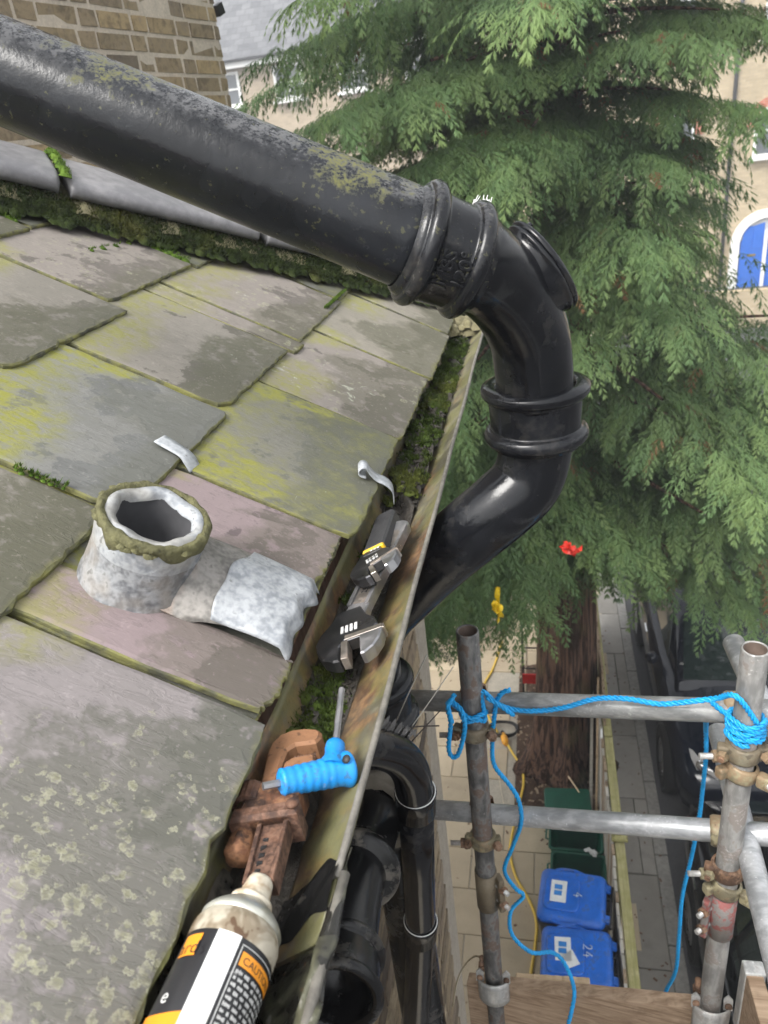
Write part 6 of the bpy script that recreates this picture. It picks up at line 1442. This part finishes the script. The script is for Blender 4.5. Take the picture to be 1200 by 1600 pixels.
def place_fronds(P, Dv, Up, Sz, seed, tone, name, mat, parent):
    """one mesh made of a spray at every point"""
    g = np.random.default_rng(seed); n = len(P); ti = g.integers(0, len(TPL), n); V = []; A = []
    Dv = Dv/np.linalg.norm(Dv, axis=1, keepdims=True); Up = Up-Dv*np.sum(Up*Dv, 1, keepdims=True); Up /= np.linalg.norm(Up, axis=1, keepdims=True); Sd = np.cross(Up, Dv)
    rnd_ = g.random(n)
    for k in range(len(TPL)):
        ix = np.where(ti == k)[0]
        if not len(ix): continue
        T_, tp_ = TPL[k]; m = len(T_); L_ = T_.reshape(-1, 3)[None]*Sz[ix][:, None, None]
        W_ = P[ix][:, None]+L_[..., 0:1]*Dv[ix][:, None]+L_[..., 1:2]*Sd[ix][:, None]+L_[..., 2:3]*Up[ix][:, None]
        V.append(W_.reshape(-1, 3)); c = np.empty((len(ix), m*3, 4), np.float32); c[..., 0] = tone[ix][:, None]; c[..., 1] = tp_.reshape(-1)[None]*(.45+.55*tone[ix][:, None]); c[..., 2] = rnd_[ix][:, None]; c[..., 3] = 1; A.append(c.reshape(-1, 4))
    V = np.concatenate(V).astype(np.float32); A = np.concatenate(A); nv = len(V); nf = nv//3
    org = np.array(parent['_o']) if parent is not None else np.zeros(3); V = V-org.astype(np.float32)
    me = bpy.data.meshes.new(name); me.vertices.add(nv); me.vertices.foreach_set('co', V.ravel()); me.loops.add(nv); me.loops.foreach_set('vertex_index', np.arange(nv, dtype=np.int32)); me.polygons.add(nf); me.polygons.foreach_set('loop_start', np.arange(0, nv, 3, dtype=np.int32)); me.polygons.foreach_set('loop_total', np.full(nf, 3, np.int32)); me.update(calc_edges=True)
    ca = me.color_attributes.new('lf', 'FLOAT_COLOR', 'POINT'); ca.data.foreach_set('color', A.ravel()); me.materials.append(M(mat)); o = bpy.data.objects.new(name, me); C.objects.link(o)
    if parent is not None: o.parent = parent
    return o, nf
TX, TY = .12, 6.55
tree = thing('cypress_tree', 'tall dense cypress tree with drooping grey green sprays beyond the gutter', 'tree', (TX, TY, 0))
mb = MB(); tp = [(0, .52), (.12, .43), (.35, .345), (.8, .305), (1.6, .28), (3, .25), (5, .21), (7.5, .16), (10, .10), (12.5, .04)]
mb.tube([Vector((TX+.03*math.sin(z*.6), TY+.02*math.sin(z), z)) for z, r in tp], [r for z, r in tp], 40, jit=lambda i, a: 1+(.14 if i < 3 else .05)*math.sin(a*5+1)+.05*math.sin(a*9+.4)+.035*math.sin(a*17+i*.2))
mb.build('trunk', 'bark', tree)
q = random.Random(99); FP = []; FD = []; FU = []; FS = []; FT = []; lm = MB()
golden = 2.39996; nb_ = 0
def crown_r(z):
    if z < 2.6: return 1.9
    if z < 4.5: return 2.15+.6*(z-2.6)/1.9
    if z < 7.5: return 2.75+.1*math.sin(z*2)
    return max(.4, 2.8*(1-(z-7.5)/6.2))
specs = []; z = 2.95; i = 0
while z < 12.2:
    az = i*golden+q.uniform(-.3, .3); low_ok = (math.cos(az) < -.25 and math.sin(az) < 0) or (math.cos(az) > .45 and z > 2.9)
    if z > 3.5 or low_ok: specs.append((z, az))
    z += .034 if z < 7.8 else .15; i += 1
for k in range(24): specs.append((q.uniform(3.1, 4.6), R(q.uniform(-48, 22))))        # and over the pavement
for k in range(30): specs.append((q.uniform(6.2, 9.0), R(q.uniform(140, 290))))       # fuller crown on the house side
for k in range(34): specs.append((q.uniform(3.35, 4.5), R(q.uniform(196, 256))))      # low skirt on the house side
for i, (z, az) in enumerate(specs):
    toward = -math.sin(az)                                                       # +1 points at the camera side (-y)
    Lb = crown_r(z)*q.uniform(.58, 1.10)*(1-.24*max(0, -math.cos(az))*(z > 5.6))*(1-.50*max(0, math.cos(az))*(5.2 < z < 7.3)); rise = q.uniform(-.02, .22); droop = q.uniform(.12, .24)
    dirh = Vector((math.cos(az), math.sin(az), 0)); side = Vector((-dirh.y, dirh.x, 0)); base = Vector((TX, TY, z))
    def bp(s): return base+dirh*Lb*s+side*.15*math.sin(s*3+i)*Lb*.3+Vector((0, 0, rise*Lb*s-droop*Lb*s*s))
    lm.tube([bp(t) for t in np.linspace(.04, .62, 8)], [.030*(1-t*.7)*(Lb/2.8) for t in np.linspace(0, 1, 8)], 6, caps=False)
    back = toward < -.25; nst = 4 if back else 22
    for k in range(nst):
        s = .14+.86*(k+q.random()*.6)/nst
        c = bp(s); tg = (bp(min(1, s+.03))-bp(s-.03)).normalized()
        for sg in (-1, 1):
            bl = (.62*(1-s)+.20)*q.uniform(.7, 1.25)*(.8 if z > 8 else 1.0); ang = q.uniform(.7, 1.15)*sg*(1-.35*s); d_ = (dirh*math.cos(ang)+side*math.sin(ang)); nfr = max(2, int(bl/.090)) if not back else max(1, int(bl/.2))
            for f in range(nfr):
                t = (f+.5+q.uniform(-.3, .3))/nfr; p = c+d_*bl*t+Vector((0, 0, -.10*bl*t*t*3-.02)); a2 = ang+q.uniform(-.7, .7); fd = dirh*math.cos(a2)+side*math.sin(a2)+Vector((0, 0, q.uniform(-.85, .0)))
                FP.append(p); FD.append(fd); FU.append(Vector((q.uniform(-.35, .35), q.uniform(-.35, .35), 1))); FS.append(q.uniform(.12, .25)*(2.2 if back else 1)); FT.append(max(0, min(1, .10+.85*(s+t*.25-.35)+q.uniform(-.25, .22))))  # tone darkens sprays towards the trunk, painting inner crown shade into the colour
        if s > .80:
            for f in range(2): FP.append(c); FD.append(tg+side*q.uniform(-.4, .4)+Vector((0, 0, q.uniform(-.5, 0)))); FU.append(Vector((0, 0, 1))); FS.append(q.uniform(.18, .30)); FT.append(min(1, .7+q.uniform(-.1, .3)))
    nb_ += 1
arr = lambda L_: np.array([tuple(v) for v in L_], float)
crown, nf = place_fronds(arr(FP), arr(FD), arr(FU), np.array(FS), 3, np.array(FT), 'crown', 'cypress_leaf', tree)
lm.build('limbs', 'bark', tree)
print('cypress fronds', len(FP), 'tris', nf, 'branches', nb_)

# dark shrubs behind the patio
def shrub(lab, cx, cy, rx, ry, h, n, seed):
    t = thing('garden_shrub', lab, 'shrub', (cx, cy, 0), 'dark shrubs behind the patio'); g = np.random.default_rng(seed); v = g.normal(size=(n, 3)); v /= np.linalg.norm(v, axis=1, keepdims=True); v[:, 2] = np.abs(v[:, 2]); rr = g.uniform(.6, 1.0, (n, 1))**.5
    P = np.array((cx, cy, .1))+v*rr*np.array((rx, ry, h)); D_ = v+np.array((0, 0, -.25))+g.normal(size=(n, 3))*.4; place_fronds(P, D_, np.tile((0., 0., 1.), (n, 1))+g.normal(size=(n, 3))*.3, g.uniform(.2, .32, n), seed, g.random(n)*.6, 'foliage', 'hedge_leaf', t)
    mb = MB(); mb.tube([(cx, cy, 0), (cx+.03, cy, h*.4), (cx, cy+.02, h*.8)], [.05, .035, .015], 8); mb.build('stem', 'bark', t)
shrub('dark shrub at the far left corner of the paving by the wall', -1.75, 8.9, .75, .6, 1.3, 420, 1); shrub('dark shrub behind the trolley under the tree', -.5, 10.9, .9, .7, 1.5, 420, 2); shrub('broad dark shrub behind the trunk', .1, 12.3, .5, .8, 1.7, 420, 3)

# bright scraps hanging in the tree
def ribbon(name, c, n, spread, wdt, mat, lab, cat, seed):
    q = random.Random(seed); pts = [Vector(c)+Vector((q.gauss(0, spread[0]), q.gauss(0, spread[1]), q.gauss(0, spread[2]))) for i in range(n)]; sp = spline(pts, 5); mb = MB(); vs = []; fs = []
    for i, p in enumerate(sp):
        t = (sp[min(i+1, len(sp)-1)]-sp[max(i-1, 0)]).normalized(); a = t.orthogonal().normalized(); a = Matrix.Rotation(i*.35, 3, t)@a; vs += [p+a*wdt*q.uniform(.7, 1.2), p-a*wdt*q.uniform(.7, 1.2)]
    for i in range(len(sp)-1): fs.append((2*i, 2*i+1, 2*i+3, 2*i+2))
    mb.add(vs, fs); o = mb.build(name, mat, fixn=False, solid=.001); tag(o, lab, cat)
ribbon('yellow_tape', at(777, 950, 4.25), 20, (.016, .015, .055), .013, 'flower_yellow', 'crumpled yellow tape hanging among the lower sprays', 'tape', 1)
ribbon('red_ribbon', at(896, 856, 4.3), 16, (.020, .02, .015), .018, 'flower_red', 'small bright red bow caught in the tree', 'ribbon', 2)

# ================================================================== NEIGHBOUR'S BRICK BUILDING, upper left
nd = Vector((.157, .987, 0)).normalized(); corner = Vector((-1.56, 4.25, 0)); no_ = Vector((nd.y, -nd.x, 0))
nbh = thing('brick_building', 'dark yellow stock brick building corner at the upper left', 'building', corner)
mb = MB(); ang = math.atan2(nd.y, nd.x); ctr = corner-nd*1.5-no_*(1.0-.0045); mb.box(ctr+Vector((0, 0, 4.5)), (2.975, 2.0, 9.0), rot=Matrix.Rotation(ang, 3, 'Z')); nw = mb.build('wall', 'mortar_pale', nbh)
sm = MB(); q = random.Random(6)
bricks(nw, corner-nd*3.0, nd, 0.0, 8.9, 3.0, 'stock_brick', lambda c: 6.35 < c.z < 7.75 and (c-corner).dot(nd) > -2.0, corner, q, sm, .010, .86)
o = sm.build('brickwork', 'stock_brick', nw, fixn=False); o['kind'] = 'stuff'
mb = MB(); mb.bar(at(338, 18, 3.95), at(346, 12, 3.98), .03, .05); mb.build('iron_bracket', 'trim_black', nbh)

# ================================================================== TERRACE ACROSS THE STREET
def window(par, x0, x1, z0, z1, yf, arch=False, cur=True, mull=1):
    mb = MB(); w_ = x1-x0; fr = .09
    def outline(k):
        pts = [(x0+k, z0+k), (x1-k, z0+k)]
        if arch:
            r = (x1-x0)/2-k; cz = z1-(x1-x0)/2; pts += [((x0+x1)/2+r*math.cos(a), cz+r*math.sin(a)) for a in np.linspace(0, math.pi, 15)]
        else: pts += [(x1-k, z1-k), (x0+k, z1-k)]
        return pts
    a, b_ = outline(0), outline(fr); n = len(a); vs = [(x_, yf-.05, z) for x_, z in a]+[(x_, yf-.05, z) for x_, z in b_]+[(x_, yf+.04, z) for x_, z in a]+[(x_, yf+.04, z) for x_, z in b_]; fs = []
    for i in range(n): j = (i+1) % n; fs += [(i, j, n+j, n+i), (n+i, n+j, 3*n+j, 3*n+i), (i, 2*n+i, 2*n+j, j)]
    mb.add(vs, fs); zm = (z0+z1)/2; mb.box(((x0+x1)/2, yf-.02, zm), (w_-fr, .05, .06))
    if mull: mb.box(((x0+x1)/2, yf-.02, (z0+z1)/2), (.045, .045, z1-z0-.1))
    f_ = mb.build('window', 'white_paint', par)
    mb = MB(); mb.add([(x_, yf+.005, z) for x_, z in outline(fr*.9)], [tuple(range(n))]); mb.build('pane', 'window_glass', f_)
    if cur: mb = MB(); mb.add([(x_, yf+.030, z) for x_, z in outline(fr*.9)], [tuple(range(n))]); mb.build('curtain', 'curtain', f_)
    mb = MB(); mb.box(((x0+x1)/2, yf-.08, z0-.05), (w_+.2, .22, .09)); mb.build('sill', 'white_paint', f_); return f_
YF = 30.0
ev = aty(430, 92, YF).z
h1 = thing('terraced_house', 'far house with grey slate roof and white eaves at the upper left', 'house', (-10, YF, 0), 'houses across the street')
mb = MB(); mb.box((-10.5, YF+4+.02, ev/2), (15, 8, ev)); mb.build('wall', 'far_brick_pale', h1)
mb = MB(); mb.add([(-18.2, YF-.35, ev+.1), (-2.8, YF-.35, ev+.1), (-2.8, YF+4.5, ev+4.2), (-18.2, YF+4.5, ev+4.2), (-18.2, YF+9, ev+.1), (-2.8, YF+9, ev+.1)], [(0, 1, 2, 3), (3, 2, 5, 4), (0, 3, 4), (1, 5, 2)]); mb.build('roof', 'far_slate', h1)
mb = MB(); mb.box((-10.5, YF-.30, ev-.02), (15.4, .14, .20)); mb.box((-10.5, YF-.15, ev-.09), (15.4, .30, .05)); mb.build('eaves_board', 'white_paint', h1)
mb = MB(); mb.box((-10.5, YF-.42, ev+.10), (15.4, .10, .08)); mb.build('eaves_gutter', 'trim_black', h1)
wl_, wr_ = aty(424, 100, YF).x, aty(470, 96, YF).x; wt_ = aty(447, 100, YF).z; wb_ = aty(455, 155, YF).z
for k in (-2, -1, 0, 1, 2): window(h1, wl_+k*2.35, wr_+k*2.35, wb_, wt_, YF)
for k in (-2, -1, 0, 1, 2): window(h1, wl_+k*2.35, wr_+k*2.35, 2.0, 4.2, YF)
h2_ = thing('terraced_house', 'far yellow brick house with arched windows and blue door at the right', 'house', (6, YF, 0), 'houses across the street')
mb = MB(); mb.box((7.0, YF+4.02, 6.2), (19, 8, 12.4)); mb.build('wall', 'far_brick_yellow', h2_)
mb = MB(); mb.add([(-2.7, YF-.3, 12.4), (16.7, YF-.3, 12.4), (16.7, YF+4, 15.5), (-2.7, YF+4, 15.5), (-2.7, YF+8.3, 12.4), (16.7, YF+8.3, 12.4)], [(0, 1, 2, 3), (3, 2, 5, 4), (0, 3, 4), (1, 5, 2)]); mb.build('roof', 'far_slate', h2_)
dxl, dzt = aty(1140, 390, YF).x, aty(1196, 326, YF).z; dcx = aty(1199, 340, YF).x; ro_ = dcx-dxl; spz = dzt-ro_
mb = MB(); a_ = np.linspace(0, math.pi, 21); vs = []; fs = []
for yy in (YF-.12, YF+.02):
    for r in (ro_, ro_-.28):
        vs += [(dcx+r, yy, 0)]+[(dcx+r*math.cos(a), yy, spz+r*math.sin(a)) for a in a_]+[(dcx-r, yy, 0)]
n = 23
for i in range(n-1): fs += [(i, i+1, n+i+1, n+i), (i, 2*n+i, 2*n+i+1, i+1), (n+i, n+i+1, 3*n+i+1, 3*n+i)]
mb.add(vs, fs); da = mb.build('door_arch', 'white_paint', h2_)
mb = MB(); ri = ro_-.30; mb.add([(dcx+ri, YF-.01, 0)]+[(dcx+ri*math.cos(a), YF-.01, spz+ri*math.sin(a)) for a in a_]+[(dcx-ri, YF-.01, 0)], [tuple(range(23))]); mb.build('porch_back', 'curtain', h2_)
for sg in (-1, 1):
    mb = MB(); x0_, x1_ = (dcx-ri+.03, dcx-.06) if sg < 0 else (dcx+.06, dcx+ri-.03); mb.box(((x0_+x1_)/2, YF-.04, spz/2+.05), (x1_-x0_, .05, spz+.1)); pts = [(x0_, spz+.1), (x1_, spz+.1), (x1_, spz+ri*.85 if sg < 0 else spz+.15), ((x0_+x1_)/2, spz+ri*.72), (x0_, spz+.12 if sg < 0 else spz+ri*.85)]
    mb.add([(x_, YF-.066, z_) for x_, z_ in pts], [(0, 1, 2, 3, 4)]); dd = mb.build('door', 'door_blue', h2_)
    mb = MB(); xm = (x0_+x1_)/2; mb.box((xm, YF-.075, 1.1), (.28, .02, .07)); mb.build('letter_plate', 'brass', dd)
    for zz in (.6, 1.7):
        for k in (-.5, .5): mb = MB(); mb.box((xm+k*(x1_-x0_)*.45, YF-.072, zz), (.30, .015, .75 if zz > 1 else .6)); mb.build('door_panel', 'door_blue', dd)
mb = MB(); mb.box((dcx, YF-.07, spz*.65), (.12, .08, spz*1.3)); mb.build('mullion', 'white_paint', da)
wx0 = aty(1178, 210, YF).x; wz1 = aty(1200, 162, YF).z; wz0 = aty(1180, 246, YF).z; ww = 1.25
for k in (-3, -2, -1, 0, 1, 2):
    x0_ = wx0+k*3.1
    if x0_ < -2: continue
    window(h2_, x0_, x0_+ww, wz0, wz1, YF, True, True); cz = wz1-ww/2
    mb = MB(); mb.add([(x0_+ww/2+r*math.cos(a), yy, cz+r*math.sin(a)) for yy in (YF-.03, YF+.01) for r in (ww/2, ww/2+.26) for a in np.linspace(-.05, math.pi+.05, 17)], [(i, i+1, 17+i+1, 17+i) for i in range(16)]+[(17+i, 17+i+1, 51+i+1, 51+i) for i in range(16)]); mb.build('brick_arch', 'far_brick_red', h2_)
    window(h2_, x0_, x0_+ww, wz0+3.4, wz1+3.3, YF, True, True)
    if k < -1: window(h2_, x0_, x0_+ww, 1.2, 3.4, YF)
dpx = aty(1143, 200, YF).x; mb = MB(); mb.tube([(dpx, YF-.08, 0), (dpx, YF-.08, 12.3)], .06, 10); mb.build('drainpipe', 'trim_black', h2_)
mb = MB(); mb.box((2.0, 24.5, .55), (30, .25, 1.1)); o = mb.build('garden_wall', 'far_brick_yellow'); tag(o, 'low yellow brick front garden wall across the street', 'wall')

# added haze volume standing in for lens veil: closed box round everything
mb = MB(); mb.box((0, 30, 8.0), (122, 122, 18.2)); b = NB('lens_haze'); vol = b.new('ShaderNodeVolumePrincipled'); vol.inputs['Color'].default_value = (.92, .95, 1.0, 1); vol.inputs['Density'].default_value = .0065; vol.inputs['Anisotropy'].default_value = .2
b.t.links.new(vol.outputs[0], b.out.inputs['Volume']); hz = mb.build('haze', b.m); hz['kind'] = 'stuff'; tag(hz, 'added thin haze volume standing in for lens veil', 'haze')
for o in bpy.data.objects:
    if '_o' in o: del o['_o']
